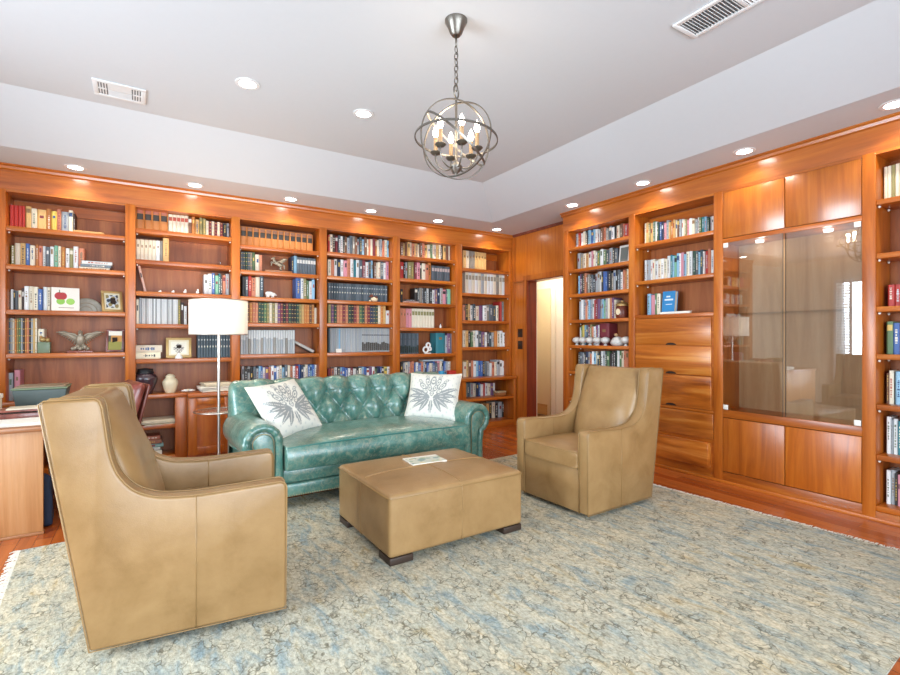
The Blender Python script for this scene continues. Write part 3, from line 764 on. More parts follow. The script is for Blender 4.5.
BOOKS = []
def add_row(case, shelf, z, runs):
    rg = random.Random(case + shelf)
    back = case[0] == 'B'
    items = []
    for ri, (p0, p1, y0, y1, style, cols) in enumerate(runs):
        seq = []
        i = 0
        while i < len(cols):
            c = cols[i]; wgt = 3.0
            if i + 1 < len(cols) and cols[i + 1].isdigit(): wgt = float(cols[i + 1]); i += 1
            seq.append((c, wgt)); i += 1
        if style == 'M' and all(w == 3.0 for _, w in seq): seq = [(c, w * rg.uniform(0.75, 1.3)) for c, w in seq]
        tot = sum(w for _, w in seq)
        if back: A, zt0 = on_y(p0, y0, BACK_ROW); B, zt1 = on_y(p1, y1, BACK_ROW)
        else: A, zt0 = on_x(p0, y0, RIGHT_ROW); B, zt1 = on_x(p1, y1, RIGHT_ROW)
        acc = 0
        setd = rg.uniform(0.15, 0.18)
        for c, w in seq:
            f0, f1 = acc / tot, (acc + w) / tot; acc += w
            mid = A + (B - A) * (f0 + f1) / 2; wid = abs(B - A) * (f1 - f0) - 0.0012
            zt = zt0 + (zt1 - zt0) * (f0 + f1) / 2
            hgt = zt - z
            if style == 'M': hgt *= rg.choice([1.0, 0.985, 0.955, 0.93, 0.9, 1.01]); rec = rg.choice([0, 0, 0.006, 0.012, 0.02])
            else: rec = rg.uniform(0, 0.002)
            if style == 'L': hgt *= rg.uniform(0.97, 1.0)
            dep = setd if style != 'M' else rg.uniform(0.13, 0.18)
            if not back: dep = min(dep, 0.14)
            base = PAL[c]; k = rg.uniform(0.86, 1.12) if style in 'MLGH' else rg.uniform(0.95, 1.05)
            col = tuple(min(1, q * k) for q in base)
            tint = {'B2top': '#b0503c', 'B3second': '#d8d6d0', 'B5second': '#c8b4ae', 'B5fourth': '#8d8a5a', 'B6second': '#a49a86'}.get(case + shelf)
            parts = book_parts(wid, hgt, dep, col, style, rg, tint)
            if back: mtx = Matrix.Translation((mid, BACK_ROW + rec, z)); dist = math.hypot(mid, BACK_ROW)
            else: mtx = Matrix.Translation((RIGHT_ROW + rec * 0.6, mid, z)) @ Matrix.Rotation(R(-90), 4, 'Z'); dist = math.hypot(mid, RIGHT_ROW)
            items.append(dict(case=case, shelf=shelf, run=ri, style=style, c=c, parts=parts, mtx=mtx, w=wid, h=hgt, dist=dist,
                              area=wid * hgt / dist ** 2 * (0.05 if (case, shelf, ri) in HIDDEN else 1.0) * (0.45 if shelf == 'counter' and case in ('B3', 'B4', 'B5') else 1.0) * (0.3 if case == 'R1' and shelf == 'sixth' else 1)))
    n = len(items)
    for i, it in enumerate(items): it['i'] = i; it['n'] = n
    BOOKS.extend(items)
for row in ROWS: add_row(*row)

def is_mag(it): return it['style'] in ('G', 'H', 'J') and not (it['case'] == 'B4' and it['shelf'] == 'third')
def pos_words(i, n):
    if i + 1 <= n - i and i + 1 < len(ORD): return ORD[i + 1] + ' from left'
    k = n - i
    return ('last' if k == 1 else (ORD[k] if k < len(ORD) else str(k) + 'th')) + (' at right' if k == 1 else ' from right')
def make_book(it):
    mag = is_mag(it)
    name = 'magazine' if mag else 'book'
    (n0, f0, c0) = it['parts'][0]
    lab = '%s %s, %s %s' % (CNAME[it['c']], name, pos_words(it['i'], it['n']), shelf_phrase(it['shelf'], it['case']))
    o = build(name, colour_mesh([(f0, c0)]), M['book'], None, mtx=it['mtx'], smooth=None)
    shelfname = 'counter' if it['shelf'] == 'counter' else it['shelf'] + ' shelf'
    tag(o, lab, name, '%ss on the %s of the %s' % (name, shelfname, CASENAME[it['case']]))
    for pn, f, c in it['parts'][1:]:
        build(pn, colour_mesh([(f, c)]), M['book'], o)
EXTRA_BOOKS = 18       # single books built one by one further on
cand = sorted([it for it in BOOKS if not is_mag(it)], key=lambda q: -q['area'])
keep = cand[:300 - EXTRA_BOOKS]; rest = cand[300 - EXTRA_BOOKS:]
for it in keep: make_book(it)
for it in BOOKS:
    if is_mag(it): make_book(it)
lst = []
for it in rest:
    for pn, f, c in it['parts']:
        def fn(bm, f=f, m=it['mtx']): f(bm); bm.transform(m)
        lst.append((fn, c))
tag(build('books', colour_mesh(lst), M['book']), 'remaining slim books packed along the bookcase shelves', 'books', None, 'stuff')
print('BOOKS', len(BOOKS), 'individual', len(keep), 'rest', len(rest), 'mags', sum(map(is_mag, BOOKS)))

# books that lie, lean or face the room
def one_book(label, w, h, d, col, mtx, style='P', group=None, seed=1, name='book', pages_col=None):
    rg = random.Random(seed)
    ps = book_parts(w, h, d, lin(col), style, rg, None)
    o = build(name, colour_mesh([(ps[0][1], ps[0][2])]), M['book'], None, mtx=mtx)
    tag(o, label, name.split('_')[-1], group)
    for pn, f, c in ps[1:]: build(pn, colour_mesh([(f, c)]), M['book'], o)
    return o
def T(x, y, z): return Matrix.Translation((x, y, z))
def RZ(a): return Matrix.Rotation(R(a), 4, 'Z')
def RX(a): return Matrix.Rotation(R(a), 4, 'X')
def RY(a): return Matrix.Rotation(R(a), 4, 'Y')
LIE = RY(90)                       # spine length along x, lying flat: width becomes height
def lying(label, x0, x1, y, z, thick, depth, col, style='P', group=None, seed=1, yaw=0, name='book'):
    # local z (length) -> +x, local x (thickness) -> -z
    m = T(x0, y, z + thick / 2) @ RZ(yaw) @ LIE
    return one_book(label, thick, x1 - x0, depth, col, m, style, group, seed, name)
X = lambda px, Y=BACK_ROW: on_y(px, 300, Y)[0]
lying('tan book lying flat on the top shelf of the leftmost bookcase', X(73.5), X(104), 5.60, 2.215, 0.03, 0.2, '#d3a567')
g = 'flat books stacked on the second shelf of the leftmost bookcase'
for k, (c, th, n, dx) in enumerate((('#e6dac2', 0.028, 'bottom', -.01), ('#77838a', 0.026, 'middle', .0), ('#dfe3de', 0.032, 'top', .01))):
    lying('%s of three books stacked flat on the leftmost bookcase, second shelf' % ('cream bottom', 'grey middle', 'white top')[k], X(80.5) + dx, X(111) + dx, 5.62, 1.885 + (0, .0285, .055)[k], th, 0.17, c, 'M', g, k + 3)
g = 'flat books stacked beside the small framed picture'
lying('lower cream book of the flat pair beside the landscape picture frame', X(135.8), X(160.5), 5.60, 1.045, 0.063, 0.2, '#e8dcbc', 'M', g, 4)
lying('upper cream book with dark spine picture beside the landscape frame', X(135.8), X(162), 5.60, 1.1085, 0.07, 0.2, '#d8c8b0', 'M', g, 9)
# leaning books
x = X(136.3); one_book('thin pale book leaning alone on the left of the lamp bookcase shelf', 0.022, 0.26, 0.17, '#d8b0a0', T(x + 0.075, 5.63, 1.7035) @ RY(-12), 'M')
x = X(296); one_book('pale grey book leaning diagonally right of the grey magazines, third bookcase', 0.03, 0.25, 0.2, '#b9b4ac', T(X(317) - 0.03, 5.66, 1.09) @ RY(-62), 'P')
lying('thin book lying flat in front of the coloured books, fourth bookcase', X(361), X(380), 5.585, 1.975, 0.014, 0.04, '#8a7a86', 'P')
lying('pale book laid across the row on the counter behind the right pillow', X(424), X(444.5), 5.66, on_y(430, 361.6, BACK_ROW)[1] + 0.003, 0.02, 0.13, '#c9d4da', 'P')
g = 'flat books on the third shelf behind the right pillow'
lying('lower patterned book lying flat left of the black bookset, fifth bookcase', X(402), X(418), 5.60, 1.70, 0.026, 0.04, '#caa89a', 'M', g, 5)
lying('upper patterned book lying flat left of the black bookset, fifth bookcase', X(403.5), X(415), 5.60, 1.727, 0.02, 0.04, '#5a4a46', 'M', g, 8)
# right wall: facing covers
def facing(label, px0, px1, yt, z, col, thick=0.03, lean=10, art=None, X0=4.31, group=None):
    ya, zt = on_x(px0, yt, X0); yb, _ = on_x(px1, yt, X0)
    wid = ya - yb; h = (zt - z)
    # cover faces -X, tipped back
    m = T(X0, (ya + yb) / 2, z) @ RZ(-90) @ RX(-lean)
    bm = NB(); box(bm, -wid / 2, wid / 2, 0, 0.003, 0, h); box(bm, -wid / 2, wid / 2, thick - 0.003, thick, 0, h); box(bm, -wid / 2, -wid / 2 + 0.004, 0.003, thick - 0.003, 0, h)
    o = build('book', colour_mesh([(lambda b: (box(b, -wid / 2, wid / 2, 0, 0.003, 0, h), box(b, -wid / 2, wid / 2, thick - 0.003, thick, 0, h), box(b, -wid / 2, -wid / 2 + 0.004, 0.003, thick - 0.003, 0, h)), lin(col))]), M['book'], None, mtx=m)
    bm.free()
    tag(o, label, 'book', group)
    build('pages', colour_mesh([(lambda b: box(b, -wid / 2 + 0.004, wid / 2 - 0.004, 0.003, thick - 0.003, 0.003, h - 0.003), lin('#ddd3bd'))]), M['book'], o)
    if art:
        def fn(b): 
            for (u0, u1, v0, v1) in art[1]: box(b, (u0 - .5) * wid, (u1 - .5) * wid, -0.0008, 0.0, v0 * h, v1 * h)
        build('cover_print', colour_mesh([(fn, lin(art[0]))]), M['book'], o)
    return o
b = facing('bright blue book standing face out over the drawers', 661.5, 674, 291.5, 1.4795, '#2f86c0', 0.045, 6, ('#dfeaf2', [(0.3, 0.62, 0.74, 0.8), (0.18, 0.86, 0.6, 0.67), (0.3, 0.8, 0.42, 0.45)]))
facing('grey book with white edged cover facing out right of the doorway', 618.5, 628.5, 245.8, 2.0505, '#dcdcd6', 0.03, 7, ('#6d7470', [(0.14, 0.9, 0.1, 0.88)]))
ya, _ = on_x(662, 313, 4.30); yb, _ = on_x(692, 311, 4.30)
m = T(4.262, yb, 1.4795 + 0.012) @ RZ(90) @ LIE
one_book('white book lying flat in front of the blue one over the drawers', 0.024, ya - yb, 0.04, '#e6e4da', T(4.262, ya, 1.4795 + 0.012) @ RZ(-90) @ LIE, 'P')
# apple picture book facing out on the leftmost bookcase
xa, zt = on_y(51.5, 287, 5.60); xb, _ = on_y(79.5, 287, 5.60); wid = xb - xa; h = zt - 1.495
m = T((xa + xb) / 2, 5.60, 1.4955) @ RZ(9) @ RX(-5)
o = build('book', colour_mesh([(lambda b: (box(b, -wid / 2, wid / 2, 0, 0.004, 0, h), box(b, wid / 2 - 0.004, wid / 2, 0.004, 0.036, 0, h), box(b, -wid / 2, wid / 2, 0.036, 0.04, 0, h)), lin('#efe6d8'))]), M['book'], None, mtx=m)
tag(o, 'white picture book facing out with a red and two green apples', 'book')
build('pages', colour_mesh([(lambda b: box(b, -wid / 2 + 0.004, wid / 2 - 0.004, 0.004, 0.036, 0.003, h - 0.003), lin('#d8c690'))]), M['book'], o)
def disc(b, cx, cz, rx, rz, e=0.001, n=16):
    prism(b, [(cx + rx * math.cos(2 * math.pi * i / n), cz + rz * math.sin(2 * math.pi * i / n)) for i in range(n)], 'y', -e, 0.0)
ap = [(lambda b: (disc(b, -0.045, h * 0.64, 0.034, 0.034), disc(b, -0.02, h * 0.64, 0.03, 0.033, 0.0012)), lin('#b3262a')), (lambda b: disc(b, -0.035, h * 0.41, 0.031, 0.03, 0.0008), lin('#8cc04a')), (lambda b: disc(b, 0.035, h * 0.41, 0.032, 0.03, 0.0008), lin('#9bcb58')),
      (lambda b: box(b, -0.046, -0.04, -0.0012, 0, h * 0.77, h * 0.9), lin('#3f5a2a')), (lambda b: box(b, -0.05, 0.06, -0.0008, 0, h * 0.13, h * 0.155), lin('#8a8478'))]
build('cover_print', colour_mesh(ap), M['book'], o)
# magazine on the ottoman and paper stacks are built with the furniture
# ------------------------------------------------------------------ rug
RUG_Z = 0.007
m = T(-0.64, 3.74, 0) @ RZ(4.0)
LR, WR = 4.17, 3.27
bm = NB(); box(bm, 0, LR, -WR, 0, 0, RUG_Z)
rug = build('rug', bm, M['rug'], None, mtx=m)
tag(rug, 'large faded blue, grey and beige patterned rug under the seating', 'rug')
rg = random.Random(3)
bm = NB()
for x0, sgn in ((LR, 1), (0, -1)):
    for i in range(520):
        y = -WR * (i + rg.random()) / 520; L = rg.uniform(0.02, 0.05); dy = rg.uniform(-0.012, 0.012)
        P = [(x0 - 0.004 * sgn, y, RUG_Z * 0.7), (x0 + sgn * L * 0.5, y + dy * 0.6, RUG_Z * 0.8 + 0.003), (x0 + sgn * L, y + dy, 0.002)]
        tube(bm, P, 0.0022, 4)
o = build('fringe', bm, M['fringe'], rug); o['kind'] = 'stuff'

# ------------------------------------------------------------------ wing armchairs
def make_armchair():
    t = thing('armchair', 'tan leather wing armchair at the left, seen from its side', 'armchair', (0.2065, 2.6335, RUG_Z), R(-6.6), 'pair of tan leather armchairs')
    o = -0.365
    arm = spline([(0.45, 0.590), (0.36, 0.588), (0.27, 0.594), (0.2157, 0.604), (0.15, 0.636), (0.097, 0.70), (0.068, 0.785), (0.053, 0.893), (0.042, 0.975)], 5)
    outline = [(0.0, 0.03), (0.725, 0.03), (0.729, 0.55)]
    outline += [(0.729 - 0.03 * (1 - math.cos(a)), 0.572 + 0.03 * math.sin(a)) for a in (R(0), R(30), R(60), R(90))]
    outline += [(p[0], p[1]) for p in arm]
    outline += [(0.034, 1.0), (0.018, 1.012), (-0.14, 1.008), (-0.156, 0.995)]
    outline = [(s + o, z) for s, z in outline]
    for sgn in (1, -1):
        a, b = sorted((sgn * 0.272, sgn * 0.357))
        bm = NB(); prism(bm, outline, 'y', a, b)
        p = build('side_panel', bm, M['tan'], t, bevel=0.014, seg=3)
        for yy in (a, b):
            bm = NB(); tube(bm, [(x, yy + (0.003 if yy == a else -0.003), z) for x, z in outline], 0.0032, 6, closed=True)
            build('piping', bm, M['tan_seam'], p, smooth=180)
        yo = sgn * 0.357
        bm = NB(); tube(bm, [(0.367 + o, yo, 0.032), (0.367 + o, yo, 0.588)], 0.0022, 6)
        yi = sgn * 0.272
        tube(bm, [(0.40 + o, yi, 0.45), (0.40 + o, yi, 0.588)], 0.003, 6)
        build('seam', bm, M['tan_seam'], p, smooth=180)
    bm = NB(); prism(bm, [(0.0 + o, 0.03), (0.12 + o, 0.03), (0.10 + o, 0.4), (-0.02 + o, 0.985), (-0.03 + o, 1.0), (-0.145 + o, 1.0), (-0.156 + o, 0.988)], 'y', -0.2715, 0.2715)
    build('back_shell', bm, M['tan'], t, bevel=0.01)
    prof = spline([(0.225, 0.40), (0.205, 0.52), (0.165, 0.66), (0.115, 0.80), (0.06, 0.92), (0.03, 0.985), (0.0, 1.006), (-0.04, 0.995)], 5)
    def f(u, v):
        q = prof[min(int(v * (len(prof) - 1) + 0.5), len(prof) - 1)]
        e = 1 - abs(2 * u - 1) ** 5
        crease = 0.008 * math.exp(-((v - 0.33) / 0.05) ** 2) * math.sin(u * 9 + 1)
        return (q[0] + o - 0.05 * (1 - e) + crease * e, (u - 0.5) * 0.54, q[1] - 0.0 * (1 - e))
    bm = NB(); V = grid(bm, f, 18, len(prof) - 1)
    # close to the shell behind
    back = [[bm.verts.new((-0.05 + o - 0.05 * (j / (len(prof) - 1)) + 0.1 * (1 - j / (len(prof) - 1)), V[i][j].co.y, V[i][j].co.z - 0.02 * (j / (len(prof) - 1)))) for j in range(len(prof))] for i in (0, 18)]
    for k, i in enumerate((0, 18)):
        for j in range(len(prof) - 1): bm.faces.new((V[i][j], V[i][j + 1], back[k][j + 1], back[k][j]))
    build('back_cushion', bm, M['tan'], t, smooth=60)
    bm = NB(); box(bm, 0.16 + o, 0.733 + o, -0.27, 0.27, 0.332, 0.45)
    bmesh.ops.subdivide_edges(bm, edges=bm.edges[:], cuts=7, use_grid_fill=True)
    for v in bm.verts:
        u = (v.co.x - o - 0.4465) / 0.2865; w = v.co.y / 0.27
        if v.co.z > 0.44: v.co.z += 0.022 * (1 - u * u) * (1 - w * w)
        if v.co.x > 0.73 + o: v.co.x += 0.010 * (1 - w * w)
    s = build('seat_cushion', bm, M['tan'], t, bevel=0.018, seg=3)
    bm = NB()
    for z in (0.338, 0.444): tube(bm, [(0.732 + o + 0.010 * (1 - (w / 0.262) ** 2), w, z) for w in [-0.262 + 0.0524 * k for k in range(11)]], 0.0045, 6)
    build('piping', bm, M['tan_seam'], s, smooth=180)
    bm = NB(); box(bm, 0.1 + o, 0.722 + o, -0.2715, 0.2715, 0.03, 0.330)
    build('seat_base', bm, M['tan'], t, bevel=0.006)
    bm = NB(); lathe(bm, [(0, 0), (0.27, 0), (0.28, 0.01), (0.27, 0.02), (0.2, 0.03), (0, 0.03)], seg=32)
    build('swivel_base', bm, M['black'], t, smooth=40)
    return t
chair = make_armchair()
clone(chair, (2.879, 2.665, RUG_Z), R(182.2), 'tan leather wing armchair at the right, facing the ottoman before the bookcase drawers')

# ------------------------------------------------------------------ ottoman
OT = 0.385
t = thing('ottoman', 'large square tan leather ottoman on dark block feet, centre of the rug', 'ottoman', (1.575, 2.805, RUG_Z), R(1.0))
hx, hy = 0.475, 0.395
bm = NB(); box(bm, -hx, hx, -hy, hy, 0.04, OT)
bmesh.ops.subdivide_edges(bm, edges=bm.edges[:], cuts=11, use_grid_fill=True)
for v in bm.verts:
    u, w = v.co.x / hx, v.co.y / hy
    if v.co.z > OT - 0.001: v.co.z += 0.022 * (1 - u ** 4) * (1 - w ** 4)
    k = (v.co.z - 0.04) / (OT - 0.04)
    if 0 < k < 1:
        q = 0.008 * math.sin(k * math.pi)
        if abs(u) > 0.999: v.co.x += math.copysign(q * (1 - w * w), u)
        if abs(w) > 0.999: v.co.y += math.copysign(q * (1 - u * u), w)
body = build('upholstery', bm, M['tan'], t, bevel=0.022, seg=4)
bm = NB()
def topz(u, w): return OT + 0.022 * (1 - u ** 4) * (1 - w ** 4)
for ax in (0, 1):
    pts = []
    for k in range(-12, 13):
        q = k / 12 * 0.955
        pts.append((q * hx, 0, topz(q, 0) + 0.001) if ax == 0 else (0, q * hy, topz(0, q) + 0.001))
    tube(bm, pts, 0.004, 6)
    for s in (1, -1):
        L = hx if ax == 0 else hy
        P = [(s * (L + 0.006 * math.sin(math.pi * k / 8)), 0, OT - 0.012 - (OT - 0.06) * k / 8) for k in range(9)]
        tube(bm, [(p[0], 0, p[2]) if ax == 0 else (0, p[0], p[2]) for p in P], 0.004, 6)
build('seam', bm, M['tan'], body, smooth=180)
bm = NB(); q = 0.004
tube(bm, [(-hx - q + 0.02, -hy - q, OT - 0.018), (hx + q - 0.02, -hy - q, OT - 0.018), (hx + q, -hy - q + 0.02, OT - 0.018), (hx + q, hy + q - 0.02, OT - 0.018), (hx + q - 0.02, hy + q, OT - 0.018), (-hx - q + 0.02, hy + q, OT - 0.018), (-hx - q, hy + q - 0.02, OT - 0.018), (-hx - q, -hy - q + 0.02, OT - 0.018)], 0.0045, 6, closed=True)
build('piping', bm, M['tan_seam'], body, smooth=180)
for sx in (1, -1):
    for sy in (1, -1):
        a, b = sorted((sx * hx * 0.99, sx * (hx - 0.15))); c, d = sorted((sy * hy * 0.99, sy * (hy - 0.15)))
        build('foot', bx(a, b, c, d, 0, 0.0395), M['legwood'], t, bevel=0.003)
# magazine on top
pm = T(1.60, 2.90, RUG_Z + OT + 0.0215) @ RZ(-4)
mg = build('magazine', bx(-0.125, 0.125, -0.09, 0.09, 0, 0.009), M['paper'], None, mtx=pm, bevel=0.001)
tag(mg, 'pale floral magazine lying on the tan ottoman', 'magazine')
rg = random.Random(11)
def pic(bm, nx, ny, x0, x1, y0, y1, z, fn):
    lay = bm.verts.layers.float_color.new('Col')
    V = [[bm.verts.new((x0 + (x1 - x0) * i / nx, y0 + (y1 - y0) * j / ny, z)) for j in range(ny + 1)] for i in range(nx + 1)]
    for i in range(nx + 1):
        for j in range(ny + 1): V[i][j][lay] = (*fn(i / nx, j / ny), 1)
    for i in range(nx):
        for j in range(ny): bm.faces.new((V[i][j], V[i + 1][j], V[i + 1][j + 1], V[i][j + 1]))
blobs = [(rg.random(), rg.random(), rg.uniform(0.05, 0.14), lin(rg.choice(['#8fa58c', '#c8bd92', '#dcd9c8', '#7f9c9a', '#b9c3a8', '#d6cba8']))) for _ in range(40)]
def flor(u, v):
    c = lin('#c6cbbc')
    for (a, b, r, k) in blobs:
        if (u - a) ** 2 * 1.8 + (v - b) ** 2 < r * r: c = k
    if v > 0.86: c = lin('#eceae0')
    return c
bm = NB(); pic(bm, 48, 36, -0.124, 0.124, -0.089, 0.089, 0.0095, flor); build('cover_print', bm, M['picture'], mg)

# ------------------------------------------------------------------ tufted sofa
t = thing('sofa', 'teal leather tufted sofa with rolled arms in front of the bookcases', 'sofa', (1.630, 3.60, 0), R(2.2))
TW, RH = 0.225, 0.165
prof = spline([(0.585, 0.36), (0.61, 0.45), (0.665, 0.60), (0.712, 0.735), (0.735, 0.805), (0.762, 0.855), (0.81, 0.885), (0.865, 0.875), (0.91, 0.83), (0.93, 0.74), (0.945, 0.5), (0.955, 0.12)], 10)
arc = [0.0]
for a, b in zip(prof, prof[1:]): arc.append(arc[-1] + (b - a).length)
nrm = []
for i in range(len(prof)):
    d = prof[min(i + 1, len(prof) - 1)] - prof[max(i - 1, 0)]; d.normalize(); nrm.append((-d[1], d[0]))
itop = min(range(len(prof)), key=lambda i: abs(prof[i][1] - 0.775) + (10 if prof[i][0] > 0.8 else 0)); stop = arc[itop]
HB = 1.045
NU = 260
bm = NB(); V = []
cy = sum(p[0] for p in prof) / len(prof)
for i in range(NU + 1):
    x = -HB + 2 * HB * i / NU
    edge = HB - abs(x)
    shr = 0 if edge > 0.06 else (1 - math.sqrt(max(0, 1 - (1 - edge / 0.06) ** 2)))
    row = []
    fade = min(1, max(0, (HB - 0.16 - abs(x)) / 0.08)); fade = fade * fade * (3 - 2 * fade)
    for j, p in enumerate(prof):
        s = arc[j]
        if s <= stop:
            a = x / TW; b = (stop - s) / (2 * RH)
            tf = abs(math.sin(math.pi * (a + b))) * abs(math.sin(math.pi * (a - b))); tf = 0.65 * tf ** 0.36 + 0.35 * tf
            low = 1.0
        else:
            k = (s - stop) / 0.22
            tf = abs(math.sin(math.pi * x / TW)) ** min(1.0, 0.84) if k < 1 else 1.0
            k = min(1, max(0, k)); tf = tf * (1 - k) + 0.62 * k
            low = 1.0 if prof[j][0] < 0.86 else 0.5
        dsp = 0.092 * (tf * fade + 0.62 * (1 - fade)) * low - 0.05
        y, z = p[0] + nrm[j][0] * dsp, p[1] + nrm[j][1] * dsp
        cz = 0.42
        y += (0.80 - y) * shr * 0.8; z += (cz - z) * shr * 0.22
        row.append(bm.verts.new((x, y, z)))
    V.append(row)
for i in range(NU):
    for j in range(len(prof) - 1): bm.faces.new((V[i][j], V[i + 1][j], V[i + 1][j + 1], V[i][j + 1]))
bm.faces.new(V[0]); bm.faces.new(list(reversed(V[-1])))
back = build('tufted_back', bm, M['teal'], t, smooth=75)
for r_ in range(3):
    sb = stop - RH * r_
    j = min(range(len(prof)), key=lambda q: abs(arc[q] - sb)); p = prof[j]
    for k in range(-4, 5):
        x = (k + (0.5 if r_ % 2 else 0)) * TW
        if abs(x) > HB - 0.14: continue
        bm = NB(); ball(bm, (x, p[0] - nrm[j][0] * 0.044, p[1] - nrm[j][1] * 0.044), 0.015, 0.013, 0.013, 2)
        build('button', bm, M['teal_seam'], back, smooth=180)
# seat cushion
bm = NB(); box(bm, -0.803, 0.803, -0.035, 0.66, 0.300, 0.468)
bmesh.ops.subdivide_edges(bm, edges=bm.edges[:], cuts=15, use_grid_fill=True)
rg = random.Random(5)
for v in bm.verts:
    u = v.co.x / 0.803; w = (v.co.y - 0.3125) / 0.3475
    if v.co.z > 0.46: v.co.z += 0.05 * (1 - abs(u) ** 3.0) * (1 - abs(w) ** 4) + 0.012 * (1 - w * w) + 0.004 * math.sin(u * 31 + w * 5)
    if v.co.y < -0.03: v.co.y -= 0.022 * (1 - abs(2 * (v.co.z - 0.384) / 0.168) ** 2)
    if abs(u) > 0.999: v.co.z += 0
cush = build('seat_cushion', bm, M['teal'], t, bevel=0.022, seg=4)
bm = NB()
for z in (0.306, 0.463):
    tube(bm, [(-0.795 + 1.59 * k / 40, -0.032, z + (0.012 * (1 - abs(-1 + 2 * k / 40) ** 3) if z > 0.4 else 0)) for k in range(41)], 0.006, 6)
build('piping', bm, M['teal_seam'], cush, smooth=180)
build('seat_deck', bx(-0.81, 0.81, 0.03, 0.80, 0.195, 0.299), M['teal'], t, bevel=0.012)
build('front_rail', bx(-0.81, 0.81, 0.012, 0.80, 0.098, 0.193), M['teal'], t, bevel=0.012)
bm = NB()
for k in range(96): ball(bm, (-0.80 + 1.60 * k / 95, 0.011, 0.108), 0.006, 0.003, 0.006, 1)
o = build('nailhead_trim', bm, M['nail'], t, smooth=180)
for sgn in (1, -1):
    cx, cz, rr = 0.948, 0.505, 0.140
    circ = [(cx + rr * math.cos(R(a)), cz + rr * math.sin(R(a))) for a in range(168, -75, -9)]
    out = [(0.809, 0.10), (0.809, 0.40)] + circ + [(1.015, 0.35), (1.005, 0.10)]
    out = [(sgn * x, z) for x, z in out]
    if sgn < 0: out = out[::-1]
    bm = NB(); prism(bm, out, 'y', 0.03, 0.80)
    a = build('arm', bm, M['teal'], t, bevel=0.012, seg=3)
    for p in a.data.polygons: p.use_smooth = True
    # pleated rim round the front of the scroll and the inset panel
    path = [(0.838, 0.11), (0.838, 0.28), (0.838, 0.40)] + [(cx + 0.110 * math.cos(R(q)), cz + 0.110 * math.sin(R(q))) for q in range(172, -70, -8)] + [(0.985, 0.375), (0.977, 0.30), (0.977, 0.11)]
    bm = NB(); tube(bm, [(sgn * x, 0.034, z) for x, z in path], [0.031 + 0.0026 * math.sin(i * 2.1) for i in range(len(path))], 10)
    build('arm_rim', bm, M['teal'], a, smooth=180)
    inn = [(0.876, 0.105), (0.876, 0.42)] + [(cx + 0.068 * math.cos(R(q)), cz + 0.068 * math.sin(R(q))) for q in range(176, -60, -10)] + [(0.943, 0.40), (0.94, 0.105)]
    bm = NB(); prism(bm, [(sgn * x, z) for x, z in inn], 'y', 0.012, 0.03)
    build('arm_front', bm, M['teal'], a, bevel=0.006)
    bm = NB(); tube(bm, [(sgn * x, 0.018, z) for x, z in [(p[0] + (-.004 if p[0] < cx else .004), p[1]) for p in inn]], 0.0035, 6)
    build('nailhead_strip', bm, M['nail'], a, smooth=180)
for x in (-0.93, -0.3, 0.3, 0.93):
    for y in (0.08, 0.86):
        bm = NB(); lathe(bm, [(0, 0), (0.022, 0), (0.034, 0.025), (0.036, 0.045), (0.024, 0.07), (0.03, 0.097), (0, 0.097)], x, y, RUG_Z if y < .5 else 0, 16)
        build('leg', bm, M['legwood'], t, smooth=60)
# pillows
def leafd(u, v, cx, cy, ang, L, W):
    c, s = math.cos(ang), math.sin(ang); du, dv = u - cx, v - cy
    a = du * c + dv * s; b = -du * s + dv * c
    k = a / L
    if k < 0 or k > 1: return False
    w = W * math.sin(math.pi * k ** 0.8)
    return abs(b) < w and not abs(b) < W * 0.10
def motif(u, v):
    """damask flower on [-1,1]^2"""
    a = abs(u)
    hit = False
    for i, (ang, L, W) in enumerate(((4, .80, .075), (24, .86, .08), (-16, .74, .075), (-38, .68, .075), (-62, .62, .075))):
        if leafd(a, v, 0.06, -0.15, R(ang), L, W): hit = True
    for cx, cy, ang, L, W in ((0, .42, 90, .17, .085), (.16, .34, 68, .17, .075), (.30, .20, 48, .17, .075), (.09, .14, 75, .13, .07), (.22, .03, 50, .12, .06), (.20, .55, 62, .10, .05), (.40, .38, 45, .10, .05), (0, -.06, 90, .10, .06)):
        c, s = math.cos(R(ang)), math.sin(R(ang)); du, dv = a - cx, v - cy
        d = math.hypot((du * c + dv * s) / L, (-du * s + dv * c) / W)
        if 0.62 < d < 1.0 or d < 0.28: hit = True
        elif d <= 0.62: hit = False
    if leafd(a, v, 0, -0.25, R(-90), .5, .06): hit = True
    return hit
